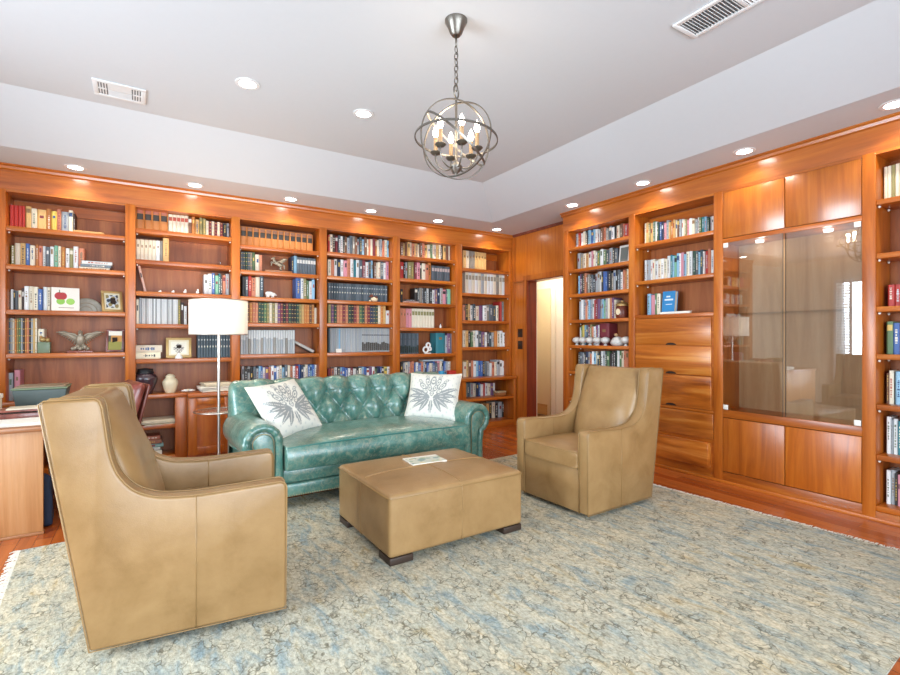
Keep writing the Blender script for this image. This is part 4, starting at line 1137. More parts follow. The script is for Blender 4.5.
def make_pillow(label, mtx, S, seed):
    n = 84; bm = NB(); lay = bm.verts.layers.float_color.new('Col')
    rg = random.Random(seed)
    white, grey, pale = lin('#d2d0c5'), lin('#868a8a'), lin('#bfc0ba')
    def sh(u, v, side):
        pin = 1 - 0.07 * (1 - u * u) * abs(v) ** 3; pin2 = 1 - 0.07 * (1 - v * v) * abs(u) ** 3
        th = 0.075 * ((1 - u ** 4) * (1 - v ** 4)) ** 0.6 + 0.003
        wr = 0.004 * math.sin(u * 7 + v * 4 + seed) * (1 - u * u) * (1 - v * v)
        return Vector((u * S / 2 * pin2, -side * (th + wr), v * S / 2 * pin))
    for side in (1, -1):
        V = []
        for i in range(n + 1):
            row = []
            for j in range(n + 1):
                u, v = -1 + 2 * i / n, -1 + 2 * j / n
                q = bm.verts.new(sh(u, v, side)); c = white
                if side == 1 and motif(u / 1.22, v / 1.22 - 0.02): c = grey
                elif side == 1 and (math.sin(u * 23) * math.sin(v * 19 + u * 6) > 0.72) and max(abs(u), abs(v)) > .55: c = pale
                q[lay] = (*c, 1); row.append(q)
            V.append(row)
        for i in range(n):
            for j in range(n):
                f = (V[i][j], V[i + 1][j], V[i + 1][j + 1], V[i][j + 1])
                bm.faces.new(f if side == 1 else f[::-1])
    bmesh.ops.remove_doubles(bm, verts=bm.verts[:], dist=0.0001)
    o = build('throw_pillow', bm, M['pillow'], None, mtx=mtx, smooth=180)
    tag(o, label, 'pillow', 'patterned pillows on the sofa')
    e = S / 2
    pts = []
    for k in range(40):
        s4 = k / 10; q = -1 + 2 * (s4 % 1); 
        u, v = ((q, -1), (1, q), (-q, 1), (-1, -q))[int(s4)]
        p = sh(u, v, 1); pts.append((p.x, 0, p.z))
    bm = NB(); tube(bm, pts, 0.005, 6, closed=True); build('edge_piping', bm, M['pages'], o, smooth=180)
    return o
make_pillow('tilted white and grey flower print pillow at the left end of the sofa', T(0.936, 4.027, 0.685) @ RZ(26.5) @ RX(-38.9) @ RY(-4.5), 0.50, 1)
make_pillow('upright white and grey flower print pillow at the right end of the sofa', T(2.357, 4.098, 0.680) @ RZ(-42) @ RX(-36) @ RY(0), 0.52, 2)

# ------------------------------------------------------------------ floor lamp with glass tray
LX, LY = 0.532, 4.785
t = thing('floor_lamp', 'floor lamp with white drum shade and round glass tray beside the sofa', 'lamp', (LX, LY, 0))
bm = NB(); lathe(bm, [(0, 0), (0.15, 0), (0.15, 0.014), (0.02, 0.022), (0, 0.022)], seg=40); build('base', bm, M['metal'], t, smooth=40)
bm = NB(); lathe(bm, [(0, 0.022), (0.0125, 0.022), (0.0125, 1.40), (0, 1.40)], seg=16); build('pole', bm, M['metal'], t, smooth=40)
bm = NB(); lathe(bm, [(0, 0.592), (0.196, 0.592), (0.20, 0.597), (0.196, 0.602), (0, 0.602)], seg=48); g_ = build('glass_tray', bm, M['shelfglass'], t, smooth=40)
bm = NB(); tube(bm, [(0.201 * math.cos(R(a)), 0.201 * math.sin(R(a)), 0.597) for a in range(0, 360, 8)], 0.006, 8, closed=True); build('tray_rim', bm, M['metal'], t, smooth=180)
bm = NB(); lathe(bm, [(0.0128, 0.565), (0.075, 0.572), (0.085, 0.582), (0.085, 0.59), (0.0128, 0.59)], seg=32); build('tray_holder', bm, M['metal'], t, smooth=40)
bm = NB(); lathe(bm, [(0.240, 1.281), (0.240, 1.584)], seg=64); lathe(bm, [(0.237, 1.281), (0.237, 1.584)], seg=64)
s_ = build('lamp_shade', bm, M['shade'], t, smooth=60)
bm = NB()
for z in (1.281, 1.584): tube(bm, [(0.2395 * math.cos(R(a)), 0.2395 * math.sin(R(a)), z) for a in range(0, 360, 6)], 0.004, 6, closed=True)
for a in (0, 120, 240): tube(bm, [(0.012, 0, 1.40) if False else (0.012 * math.cos(R(a)), 0.012 * math.sin(R(a)), 1.385), (0.24 * math.cos(R(a)), 0.24 * math.sin(R(a)), 1.54)], 0.003, 6)
build('shade_ring', bm, M['metal'], s_, smooth=180)
bm = NB(); ball(bm, (0, 0, 1.445), 0.03, 0.03, 0.045, 3); build('bulb', bm, M['bulb'], t, smooth=180)

# ------------------------------------------------------------------ orb chandelier
CX, CY = 1.436, 2.245
t = thing('chandelier', 'orb chandelier of pewter rings with six candle bulbs', 'chandelier', (CX, CY, 2.345))
TZ = TOP - 2.345
bm = NB(); lathe(bm, [(0, TZ), (0.062, TZ), (0.062, TZ - 0.010), (0.05, TZ - 0.03), (0.034, TZ - 0.072), (0.022, TZ - 0.086), (0, TZ - 0.086)], seg=32); build('canopy', bm, M['iron'], t, smooth=40)
bm = NB()
z = TZ - 0.086; k = 0
def link(bm, c, rx, rz, ang, r=0.0032):
    tube(bm, [(c[0] + rx * math.cos(a) * math.cos(ang), c[1] + rx * math.cos(a) * math.sin(ang), c[2] + rz * math.sin(a)) for a in [R(20 * i) for i in range(18)]], r, 6, closed=True)
tube(bm, [(0, 0, z), (0, 0, z - 0.06)], 0.006, 8)
z -= 0.06
while z > 0.29:
    link(bm, (0, 0, z - 0.018), 0.011, 0.022, R(90 * (k % 2) + 20)); z -= 0.034; k += 1
link(bm, (0, 0, 0.262), 0.026, 0.034, 0.5, 0.0045)
build('chain', bm, M['iron'], t, smooth=180)
RO = 0.212
def ringm(rot, r, wd=0.0055, th=0.0028):
    bm = NB(); N = 72; V = []
    for i in range(N):
        a = 2 * math.pi * i / N
        q = []
        for dr, dz in ((-th, -wd), (th, -wd), (th, wd), (-th, wd)):
            q.append(bm.verts.new(rot @ Vector(((r + dr) * math.cos(a), (r + dr) * math.sin(a), dz))))
        V.append(q)
    for i in range(N):
        A_, B_ = V[i], V[(i + 1) % N]
        for j in range(4): bm.faces.new((A_[j], A_[(j + 1) % 4], B_[(j + 1) % 4], B_[j]))
    return bm
def toward(v): return Vector((0, 0, 1)).rotation_difference(Vector(v).normalized()).to_matrix().to_4x4()
VD = Vector((-CX, -CY, 0)).normalized(); RT = Vector((CA, -SA, 0)); UP = Vector((0, 0, 1))
for rot, r in ((toward(UP + RT * 0.05 - VD * 0.04), RO * 1.07), (toward(VD + RT * 0.55 - UP * 0.1), RO), (toward(VD - RT * 0.55 + UP * 0.12), RO * 0.985), (toward(RT * 0.62 + UP * 0.72 + VD * 0.12), RO * 0.97)):
    build('ring', ringm(rot, r), M['iron'], t, smooth=40)
bm = NB(); lathe(bm, [(0, -0.20), (0.008, -0.198), (0.012, -0.185), (0.03, -0.17), (0.034, -0.15), (0.02, -0.135), (0.008, -0.12), (0.006, 0.228), (0, 0.228)], seg=20); build('hub', bm, M['iron'], t, smooth=50)
for i in range(6):
    a = R(60 * i + 12); ca_, sa_ = math.cos(a), math.sin(a); r = 0.118
    pts = spline([(0.02, -0.155), (0.06, -0.165), (0.10, -0.14), (r, -0.10), (r, -0.07)], 5)
    bm = NB(); tube(bm, [(p[0] * ca_, p[0] * sa_, p[1]) for p in pts], 0.0045, 6); arm_ = build('arm', bm, M['iron'], t, smooth=180)
    bm = NB(); lathe(bm, [(0, -0.075), (0.02, -0.072), (0.032, -0.06), (0.03, -0.056), (0, -0.056)], r * ca_, r * sa_, 0, 16); build('drip_cup', bm, M['iron'], arm_, smooth=50)
    bm = NB(); lathe(bm, [(0, -0.056), (0.011, -0.056), (0.011, 0.022), (0, 0.022)], r * ca_, r * sa_, 0, 12); build('candle_sleeve', bm, M['candle'], arm_, smooth=50)
    bm = NB(); lathe(bm, [(0, 0.022), (0.008, 0.024), (0.017, 0.044), (0.014, 0.062), (0.006, 0.082), (0, 0.092)], r * ca_, r * sa_, 0, 12); build('bulb', bm, M['bulb'], arm_, smooth=180)

# ------------------------------------------------------------------ recessed lights and vents
SOFL = [(-0.545, 5.31), (0.38, 5.31), (1.29, 5.31), (2.21, 5.31), (3.125, 5.31), (4.06, 5.31), (4.03, 3.886), (4.03, 2.972), (4.03, 2.038), (4.03, 1.12)]
SNAME = ['leftmost recessed light over the back bookcases', 'second recessed light from the left over the back bookcases', 'third recessed light from the left over the back bookcases', 'third recessed light from the corner over the back bookcases',
         'second recessed light from the corner over the back bookcases', 'recessed light nearest the corner over the back bookcases', 'recessed light over the bookcase beside the doorway', 'recessed light over the bookcase with drawers', 'recessed light over the glass display cabinet', 'recessed light at the right edge over the last bookcase']
def can(x, y, z, label, grp):
    t = thing('recessed_light', label, 'ceiling light', (x, y, z), 0, grp)
    bm = NB(); lathe(bm, [(0.055, -0.001), (0.055, -0.006), (0.078, -0.005), (0.08, -0.001)], seg=32); build('trim_ring', bm, M['white'], t, smooth=40)
    bm = NB(); lathe(bm, [(0, -0.003), (0.056, -0.003)], seg=32); build('lens', bm, M['lens'], t)
for (x, y), n in zip(SOFL, SNAME): can(x, y, SOF, n, 'recessed lights in the soffit')
can(0.575, 3.56, TOP, 'left of the two recessed lights in the raised ceiling', 'recessed lights in the raised ceiling')
can(1.42, 3.56, TOP, 'right of the two recessed lights in the raised ceiling', 'recessed lights in the raised ceiling')
t = thing('air_vent', 'small white ceiling vent near the left slope of the ceiling', 'vent', (-0.175, 4.15, TOP), R(1))
bm = NB(); a, b = 0.155, 0.125
for q in ((-a, a, -b, -b + .03), (-a, a, b - .03, b), (-a, -a + .03, -b + .03, b - .03), (a - .03, a, -b + .03, b - .03)): box(bm, *q, -0.010, -0.001)
build('frame', bm, M['white'], t, bevel=0.002)
build('duct', bx(-a + .03, a - .03, -b + .03, b - .03, -0.0025, -0.001), M['ventgrey'], t)
bm = NB(); box(bm, -0.07, 0.07, -0.095, 0.0, -0.008, -0.003)
for k in range(5): box(bm, -0.07, 0.07, 0.012 + k * 0.017, 0.02 + k * 0.017, -0.008, -0.003)
for s in (-1, 1):
    for k in range(3): box(bm, s * 0.082 + k * s * 0.016 - .004, s * 0.082 + k * s * 0.016 + .004, -0.095, 0.095, -0.008, -0.003)
    box(bm, min(s * .075, s * .125), max(s * .075, s * .125), -0.006, 0.006, -0.009, -0.003)
build('louvres', bm, M['white'], t)
t = thing('air_vent', 'long white louvred ceiling vent at the top edge, right of the chandelier', 'vent', (2.585, 1.33, TOP), R(0))
bm = NB(); a, b = 0.105, 0.31
for q in ((-a, a, -b, -b + .025), (-a, a, b - .025, b), (-a, -a + .025, -b + .025, b - .025), (a - .025, a, -b + .025, b - .025), (-a + .025, a - .025, -0.012, 0.012)): box(bm, *q, -0.012, -0.001)
build('frame', bm, M['white'], t, bevel=0.002)
build('duct', bx(-a + .025, a - .025, -b + .025, b - .025, -0.0025, -0.001), M['ventgrey'], t)
bm = NB()
for s in (1, -1):
    for k in range(15):
        y = s * (0.022 + k * 0.018); mm = T(0, y, -0.008) @ RX(40 * s); box(bm, -a + .025, a - .025, -0.006, 0.006, -0.001, 0.001, mm)
build('louvres', bm, M['white'], t)
# ------------------------------------------------------------------ desk and what lies on it
DT = 0.69
t = thing('desk', 'light wood desk at the left edge behind the near armchair', 'desk', (-1.2, 4.45, 0))
build('desk_top', bx(-1.95, -0.552, 3.975, 4.93, DT - 0.03, DT), M['desk_x'], t, world=True, bevel=0.003)
build('front_panel', bx(-1.93, -0.575, 4.0, 4.025, 0.018, DT - 0.03), M['desk'], t, world=True, bevel=0.002)
build('end_panel', bx(-1.93, -1.90, 4.025, 4.90, 0.0, DT - 0.03), M['desk'], t, world=True)
build('rear_leg', bx(-0.66, -0.60, 4.82, 4.88, 0.0, DT - 0.03), M['desk'], t, world=True)
build('base_strip', bx(-1.93, -0.57, 3.99, 4.035, 0.0, 0.018), M['desk_x'], t, world=True, bevel=0.002)
def sheets(name, label, cat, x, y, z, w, d, n, col, seed, group=None, yaw=0, th=0.004, spread=0.02):
    rg = random.Random(seed); bm = NB(); zz = 0
    for k in range(n):
        h = th * rg.uniform(0.6, 1.6)
        mm = T(rg.uniform(-spread, spread), rg.uniform(-spread, spread), zz) @ RZ(rg.uniform(-5, 5)); box(bm, -w / 2, w / 2, -d / 2, d / 2, 0, h, mm); zz += h
    o = build(name, bm, M[col], None, mtx=T(x, y, z) @ RZ(yaw)); return tag(o, label, cat, group), zz
sheets('paper_stack', 'white papers spread along the front edge of the desk', 'papers', -0.78, 4.17, DT, 0.4, 0.26, 4, 'paper', 1, None, 4, 0.005)
sheets('paper_stack', 'taller stack of white papers at the far left of the desk', 'papers', -1.12, 4.22, DT, 0.28, 0.3, 7, 'paper', 2, None, 10, 0.006)
t = thing('letter_tray', 'brown wooden letter tray with a dark slot on the desk', 'tray', (-0.72, 4.42, DT), R(3))
build('tray_body', bx(-0.13, 0.13, -0.10, 0.10, 0, 0.05), M['darkwood'], t, bevel=0.003)
build('tray_top', bx(-0.14, 0.14, -0.11, 0.11, 0.062, 0.074), M['darkwood'], t, bevel=0.003)
build('slot', bx(-0.12, 0.12, -0.095, 0.09, 0.0502, 0.0618), M['slot'], t)
build('papers', bx(-0.10, 0.10, -0.09, 0.08, 0.0745, 0.082), M['paper_dim'], t)
t = thing('storage_box', 'dark grey-green tapered box with pale rim on the desk', 'box', (-0.68, 4.73, DT), R(2))
bm = NB(); A_ = [bm.verts.new((x * 0.125, y * 0.14, 0)) for x, y in ((-1, -1), (1, -1), (1, 1), (-1, 1))]; B_ = [bm.verts.new((x * 0.155, y * 0.165, 0.185)) for x, y in ((-1, -1), (1, -1), (1, 1), (-1, 1))]
for i in range(4): bm.faces.new((A_[i], A_[(i + 1) % 4], B_[(i + 1) % 4], B_[i]))
bm.faces.new(A_[::-1]); bm.faces.new(B_); build('body', bm, M['boxgreen'], t, bevel=0.006)
build('rim', bx(-0.16, 0.16, -0.17, 0.17, 0.1855, 0.197), M['olive'], t, bevel=0.004)
build('lid', bx(-0.145, 0.145, -0.15, 0.15, 0.1975, 0.206), M['boxlid'], t, bevel=0.003)
t = thing('desk_box', 'cream box cut off by the left edge, standing on the desk', 'box', (-0.955, 4.42, DT), R(-12))
build('body', bx(-0.09, 0.09, -0.05, 0.05, 0.0, 0.15), M['paper_dim'], t, bevel=0.004); build('lid', bx(-0.095, 0.095, -0.055, 0.055, 0.1505, 0.18), M['paper'], t, bevel=0.004)
t = thing('bag', 'dark navy bag standing under the desk', 'bag', (-0.70, 4.22, 0), R(8))
bm = NB(); box(bm, -0.14, 0.14, -0.1, 0.1, 0, 0.33); bmesh.ops.subdivide_edges(bm, edges=bm.edges[:], cuts=5, use_grid_fill=True)
for v in bm.verts:
    k = v.co.z / 0.33; v.co.y *= 1.15 - 0.65 * k * k; v.co.x *= 1.05 - 0.12 * k; v.co.x += 0.012 * math.sin(v.co.z * 30 + v.co.y * 40)
build('bag_body', bm, M['navy'], t, smooth=180, subsurf=1)
bm = NB(); tube(bm, spline([(-0.07, 0, 0.32), (-0.06, 0, 0.42), (0, 0, 0.45), (0.06, 0, 0.42), (0.07, 0, 0.32)], 6), 0.008, 8); build('handle', bm, M['black'], t, smooth=180)

# ------------------------------------------------------------------ office chair
t = thing('office_chair', 'oxblood leather desk chair with curved wooden arms behind the near armchair', 'chair', (-0.385, 4.64, 0), R(14))
def ribbed(v): return 0.010 * abs(math.sin(v * math.pi * 5))
def fb(u, v):
    a = u * 2 * math.pi; y = 0.235 * math.copysign(abs(math.cos(a)) ** 0.7, math.cos(a)); s = math.copysign(abs(math.sin(a)) ** 0.7, math.sin(a))
    z = 0.50 + 0.40 * v; e = (1 - (2 * v - 1) ** 6) ** 0.5 if 0 < v < 1 else 0.0
    th = 0.08 * e + (ribbed(v) * e if s < 0 else 0)
    return (0.185 + 0.11 * v + th * s * (1 if s < 0 else 0.7), y * (0.86 + 0.14 * e), z)
bm = NB(); V = grid(bm, fb, 40, 40, wrap_u=True)
build('backrest', bm, M['oxblood'], t, smooth=180)
bm = NB(); prism(bm, [(0.235, 0.42), (0.255, 0.42), (0.36, 0.86), (0.352, 0.885), (0.338, 0.87)], 'y', -0.20, 0.20); build('back_shell', bm, M['darkwood'], t, bevel=0.008)
bm = NB(); box(bm, -0.24, 0.22, -0.24, 0.24, 0.40, 0.50); build('seat', bm, M['oxblood'], t, bevel=0.035, seg=4)
for s in (1, -1):
    bm = NB(); pts = spline([(0.25, s * 0.27, 0.48), (0.20, s * 0.285, 0.62), (0.10, s * 0.29, 0.665), (-0.08, s * 0.29, 0.645), (-0.17, s * 0.29, 0.58), (-0.15, s * 0.28, 0.49), (-0.05, s * 0.26, 0.43)], 7)
    tube(bm, pts, 0.020, 8); build('arm', bm, M['darkwood'], t, smooth=180)
bm = NB(); lathe(bm, [(0, 0.14), (0.03, 0.14), (0.025, 0.39), (0.12, 0.399), (0, 0.399)], seg=16); build('column', bm, M['black'], t, smooth=40)
for k in range(5):
    a = R(72 * k + 10); bm = NB(); tube(bm, [(0.02 * math.cos(a), 0.02 * math.sin(a), 0.13), (0.28 * math.cos(a), 0.28 * math.sin(a), 0.075)], [0.028, 0.02], 8)
    l_ = build('leg', bm, M['darkwood'], t, smooth=180)
    bm = NB(); prism(bm, [(0.27 * math.cos(a) + 0.03 * math.cos(q), 0.03 + 0.03 * math.sin(q)) for q in [R(30 * i) for i in range(12)]], 'y', 0.27 * math.sin(a) - 0.012, 0.27 * math.sin(a) + 0.012); build('caster', bm, M['black'], l_)

# ------------------------------------------------------------------ ornaments
def bp(px, py, z, Y=5.60):        # x on a back shelf from the photo
    return on_y(px, py, Y)[0]
def frame(label, px0, px1, yt, z, art, mat, lean=-9, yaw=0, bw=0.018, Y=5.62, group='small framed pictures on the shelves', roll=0):
    xa, zt = on_y(px0, yt, Y); xb = on_y(px1, yt, Y)[0]; w, h = xb - xa, zt - z
    o = thing('picture_frame', label, 'picture frame', ((xa + xb) / 2, Y, z), 0, group)
    mm = RZ(yaw) @ RX(lean) @ T(0, 0, 0.004)
    bm = NB()
    for q in ((-w / 2, w / 2, 0, bw), (-w / 2, w / 2, h - bw, h), (-w / 2, -w / 2 + bw, bw, h - bw), (w / 2 - bw, w / 2, bw, h - bw)): box(bm, q[0], q[1], -0.008, 0.008, q[2], q[3], mm)
    build('frame', bm, mat, o, bevel=0.002)
    bm = NB(); lay = bm.verts.layers.float_color.new('Col'); nx, ny = 24, 24
    V = [[bm.verts.new(mm @ Vector((-w / 2 + bw + (w - 2 * bw) * i / nx, -0.002, bw + (h - 2 * bw) * j / ny))) for j in range(ny + 1)] for i in range(nx + 1)]
    for i in range(nx + 1):
        for j in range(ny + 1): V[i][j][lay] = (*art(i / nx, j / ny), 1)
    for i in range(nx):
        for j in range(ny): bm.faces.new((V[i][j], V[i + 1][j], V[i + 1][j + 1], V[i][j + 1]))
    build('picture', bm, M['picture'], o)
    bm = NB(); box(bm, -w / 2 + .004, w / 2 - .004, 0.002, 0.007, .004, h - .004, mm); box(bm, -0.02, 0.02, 0.0, 0.004, 0, h * 0.7, T(0, 0.055, 0.0005) @ RX(24)); build('backing', bm, M['slot'], o)
    return o
def art1(u, v):
    if u < .12 or u > .88 or v < .1 or v > .9: return lin('#d8cfae')
    q = math.sin(u * 9 + v * 4) * math.sin(v * 11 - u * 5)
    return lin('#39414a') if q > 0.35 else (lin('#c9d0d4') if q > -0.2 else lin('#8a7a4a'))
def art2(u, v): return lin('#e9e2cf') if v > .78 else (lin('#c78a3c') if v > .45 and u > .2 else (lin('#8a8430') if v < .45 else lin('#4a4636')))
def art3(u, v):
    if u < .1 or u > .9 or v < .12 or v > .88: return lin('#e0d3b0')
    d = abs(u - .5) * 1.3 + abs(v - .45); return lin('#8a7f78') if d < .38 and math.sin(u * 40) * math.sin(v * 31) > -.3 else lin('#e6dfcb')
frame('gilt frame with dark sketch tilted beside the picture book', 102, 123.5, 290, 1.495, art1, M['gold'], -16, 14, 0.022, Y=5.60)
frame('brown wooden frame with landscape photo right of the eagle', 105.5, 124, 329.5, 1.115, art2, M['darkwood'], -8, -10)
frame('landscape gilt frame above the cream urn', 166, 191.5, 338, 1.045, art3, M['gold'], -7, 0, 0.024)
# half-round plate
x = bp(85, 0, 0)
t = thing('plate', 'grey patterned half-round plate behind the apple picture book', 'plate', (x, 5.70, 1.495))
mm = RX(-12)
bm = NB(); prism(bm, [(0.135 * math.cos(R(a)), 0.135 * math.sin(R(a))) for a in range(0, 181, 6)], 'y', -0.005, 0.005, mm); build('plate_body', bm, M['platem'], t, bevel=0.002)
for rr_ in (0.05, 0.085):
    bm = NB(); tube(bm, [mm @ Vector((rr_ * math.cos(R(a)), -0.0055, rr_ * math.sin(R(a)) + .002)) for a in range(2, 179, 6)], 0.004, 6); build('pattern_ring', bm, M['pewter'], t, smooth=180)
bm = NB(); tube(bm, [mm @ Vector((0.128 * math.cos(R(a)), -0.006, 0.128 * math.sin(R(a)) + .002)) for a in range(2, 179, 6)], 0.005, 6); build('rim', bm, M['pewter'], t, smooth=180)
# small green box with gilt figure
x = bp(44.5, 0, 0)
t = thing('trinket_box', 'small green box with gilt knob beside the old books', 'box', (x, 5.60, 1.115))
build('box_body', bx(-0.043, 0.043, -0.04, 0.04, 0, 0.098), M['olive'], t, bevel=0.003)
bm = NB(); ball(bm, (-0.012, 0, 0.122), 0.026, 0.022, 0.024, 2); ball(bm, (0.024, -0.01, 0.118), 0.016, 0.016, 0.022, 2); ball(bm, (-0.025, 0, 0.145), 0.012, sub=2); build('knob', bm, M['gold'], t, smooth=180)
# eagle
x = bp(80.5, 0, 0)
t = thing('eagle_figurine', 'pewter eagle figurine with spread wings on a dark base', 'figurine', (x, 5.60, 1.115))
build('base', bx(-0.095, 0.095, -0.04, 0.04, 0, 0.018), M['darkwood'], t, bevel=0.003)
bm = NB(); ball(bm, (0, 0, 0.115), 0.038, 0.034, 0.06, 3, RX(10)); ball(bm, (0, -0.012, 0.185), 0.019, 0.022, 0.024, 2); ball(bm, (0, -0.01, 0.165), 0.018, 0.018, 0.03, 2)
tube(bm, [(0, -0.03, 0.188), (0, -0.046, 0.182), (0, -0.05, 0.172)], [0.008, 0.006, 0.001], 6)
for s in (1, -1):
    tube(bm, [(s * 0.018, 0, 0.08), (s * 0.03, -0.01, 0.05), (s * 0.035, -0.015, 0.03)], [0.016, 0.012, 0.008], 6)
for k in range(-2, 3): tube(bm, [(k * 0.012, 0.01, 0.08), (k * 0.022, 0.02, 0.03)], [0.010, 0.008], 6)
build('body', bm, M['pewter'], t, smooth=180)
for s in (1, -1):
    bm = NB()
    for k in range(9):
        f = k / 8; root = Vector((s * (0.02 + 0.05 * f), 0.006, 0.135 + 0.035 * f)); tip = Vector((s * (0.05 + 0.125 * f), 0.012, 0.075 + 0.105 * f ** 0.8))
        if k == 8: tip = Vector((s * 0.178, 0.012, 0.188))
        tube(bm, [root, (root + tip) / 2 + Vector((0, 0, 0.012)), tip], [0.012, 0.011, 0.004], 6)
    tube(bm, spline([(s * 0.015, 0, 0.14), (s * 0.05, 0, 0.172), (s * 0.10, 0, 0.178), (s * 0.16, 0.005, 0.19)], 5), 0.009, 6)
    build('wing', bm, M['pewter'], t, smooth=180)
bm = NB()
for k in range(7): ball(bm, (-0.055 + 0.018 * k, -0.012 * (k % 2), 0.036 + 0.008 * (k % 3)), 0.022, 0.02, 0.02, 1)
build('rock', bm, M['pewter'], t, smooth=180)
# winged horse
x = bp(278, 0, 0)
t = thing('winged_horse_figurine', 'silver winged horse figurine on a long wooden plinth', 'figurine', (x, 5.60, 1.974))
build('plinth', bx(-0.145, 0.145, -0.045, 0.045, 0, 0.022), M['desk_x'], t, bevel=0.003)
bm = NB()
tube(bm, spline([(0.035, 0, 0.105), (0.0, 0, 0.12), (-0.04, 0, 0.14)], 5), [0.028] * 5 + [0.026] * 5 + [0.024], 10)
ball(bm, (0.035, 0, 0.105), 0.03, 0.026, 0.03, 2); ball(bm, (-0.04, 0, 0.14), 0.026, 0.024, 0.028, 2)
tube(bm, spline([(-0.045, 0, 0.15), (-0.055, 0, 0.18), (-0.05, 0, 0.2)], 4), [0.02] * 4 + [0.015] * 4 + [0.012], 8)
tube(bm, [(-0.045, 0, 0.205), (-0.07, 0, 0.195), (-0.092, 0, 0.178)], [0.014, 0.012, 0.007], 8)
for s in (1, -1):
    tube(bm, [(-0.045, s * 0.014, 0.135), (-0.085, s * 0.018, 0.135 + 0.012 * s), (-0.095, s * 0.018, 0.105 + 0.02 * s)], [0.011, 0.008, 0.006], 6)
    tube(bm, [(0.045, s * 0.014, 0.095), (0.03, s * 0.016, 0.06), (0.045, s * 0.016, 0.022)], [0.014, 0.009, 0.007], 6)
    tube(bm, [(-0.042, s * 0.006, 0.215), (-0.04, s * 0.008, 0.228)], [0.005, 0.001], 5)
tube(bm, spline([(0.06, 0, 0.115), (0.085, 0, 0.10), (0.085, 0, 0.05)], 4), [0.008] * 8 + [0.003], 6)
bm.transform(T(0, 0, 0.022) @ Matrix.Scale(0.8, 4) @ T(0, 0, -0.022)); build('body', bm, M['pewter'], t, smooth=180)
for s in (1, -1):
    bm = NB()
    for k in range(7):
        f = k / 6; tube(bm, [(-0.02, s * 0.022, 0.14), (0.02 + 0.045 * f, s * 0.05, 0.165 + 0.022 * f - 0.02 * (1 - f)), (0.05 + 0.065 * f, s * 0.07, 0.12 + 0.06 * f)], [0.008, 0.009, 0.003], 6)
    bm.transform(T(0, 0, 0.022) @ Matrix.Scale(0.8, 4) @ T(0, 0, -0.022)); build('wing', bm, M['pewter'], t, smooth=180)
# polar bear
x = bp(269.5, 0, 0)
t = thing('bear_figurine', 'small white bear figurine walking on the shelf under the winged horse', 'figurine', (x, 5.58, 1.692))
bm = NB(); ball(bm, (0.0, 0, 0.06), 0.055, 0.032, 0.034, 3); ball(bm, (-0.03, 0, 0.063), 0.035, 0.03, 0.032, 2); ball(bm, (0.062, 0, 0.05), 0.024, 0.02, 0.02, 2); tube(bm, [(0.07, 0, 0.048), (0.096, 0, 0.04)], [0.014, 0.008], 8)
for px_, s in ((-0.04, 1), (-0.025, -1), (0.03, 1), (0.042, -1)): tube(bm, [(px_, s * 0.015, 0.05), (px_ + 0.004, s * 0.016, 0.006)], [0.017, 0.013], 8)
for s in (1, -1): ball(bm, (0.055, s * 0.013, 0.07), 0.007, sub=1)
bm.transform(Matrix.Scale(0.75, 4)); build('body', bm, M['porcelain'], t, smooth=180)
# urns on the counter
def urn(label, px, yt, z, prof, mat, Y=5.60, lidm=None):
    x, zt = on_y(px, yt, Y); s = (zt - z)
    o = thing('urn', label, 'urn', (x, Y, z)); k = s
    body = [(r * k, h * k) for r, h in prof if h <= 0.80]; lid = [(r * k, h * k) for r, h in prof if h > 0.80]
    bm = NB(); lathe(bm, [(0, 0)] + body + [(0, body[-1][1])], seg=36); build('body', bm, mat, o, smooth=50)
    bm = NB(); lathe(bm, [(0, lid[0][1])] + lid, seg=36); build('lid', bm, lidm or mat, o, smooth=50)
urn('dark plum lidded urn on the counter left of the cream one', 145.5, 368, CNT, [(0.22, 0.0), (0.24, 0.03), (0.27, 0.15), (0.37, 0.40), (0.405, 0.58), (0.40, 0.66), (0.33, 0.75), (0.27, 0.80), (0.29, 0.805), (0.29, 0.84), (0.25, 0.87), (0.25, 0.93), (0.27, 0.96), (0.10, 0.985), (0, 1.0)], M['urn_dark'], lidm=M['black'])
urn('small cream lidded urn on the counter', 170.3, 373.5, CNT, [(0.20, 0.0), (0.23, 0.03), (0.29, 0.2), (0.355, 0.45), (0.36, 0.58), (0.30, 0.70), (0.21, 0.78), (0.20, 0.80), (0.225, 0.805), (0.23, 0.85), (0.20, 0.89), (0.12, 0.96), (0, 1.0)], M['urn_light'])
x = bp(188, 0, 0)
t = thing('ceramic_flower', 'small pale ceramic flower lying on the counter right of the cream urn', 'ornament', (x, 5.56, CNT))
bm = NB()
for k in range(6): tube(bm, [(0, 0, 0.012), (0.035 * math.cos(k * 1.05), 0.03 * math.sin(k * 1.05), 0.022), (0.062 * math.cos(k * 1.05), 0.05 * math.sin(k * 1.05), 0.016)], [0.006, 0.012, 0.004], 6)
build('petals', bm, M['porcelain'], t, smooth=180); bm = NB(); ball(bm, (0, 0, 0.022), 0.014, sub=2); build('centre', bm, M['paper_dim'], t, smooth=180)
g = 'paper stacks on the counter behind the lamp'
xa = bp(214, 0, 0, 5.58); _, zz = sheets('paper_stack', 'lower stack of white papers on the counter behind the lamp pole', 'papers', xa, 5.56, CNT, 0.27, 0.2, 8, 'paper', 5, g, 2, 0.006)
sheets('paper_stack', 'upper stack of white folders on the counter behind the lamp pole', 'papers', xa + 0.015, 5.56, CNT + zz, 0.26, 0.2, 5, 'paper_dim', 6, g, 7, 0.007)
xa = bp(161, 0, 0, 5.60); sheets('paper_stack', 'pale magazines and papers on the middle shelf of the open low cabinet', 'papers', xa, 5.66, 0.40, 0.33, 0.24, 8, 'paper_dim', 8, None, 3, 0.007)
g = 'flat books stacked in the open low cabinet'
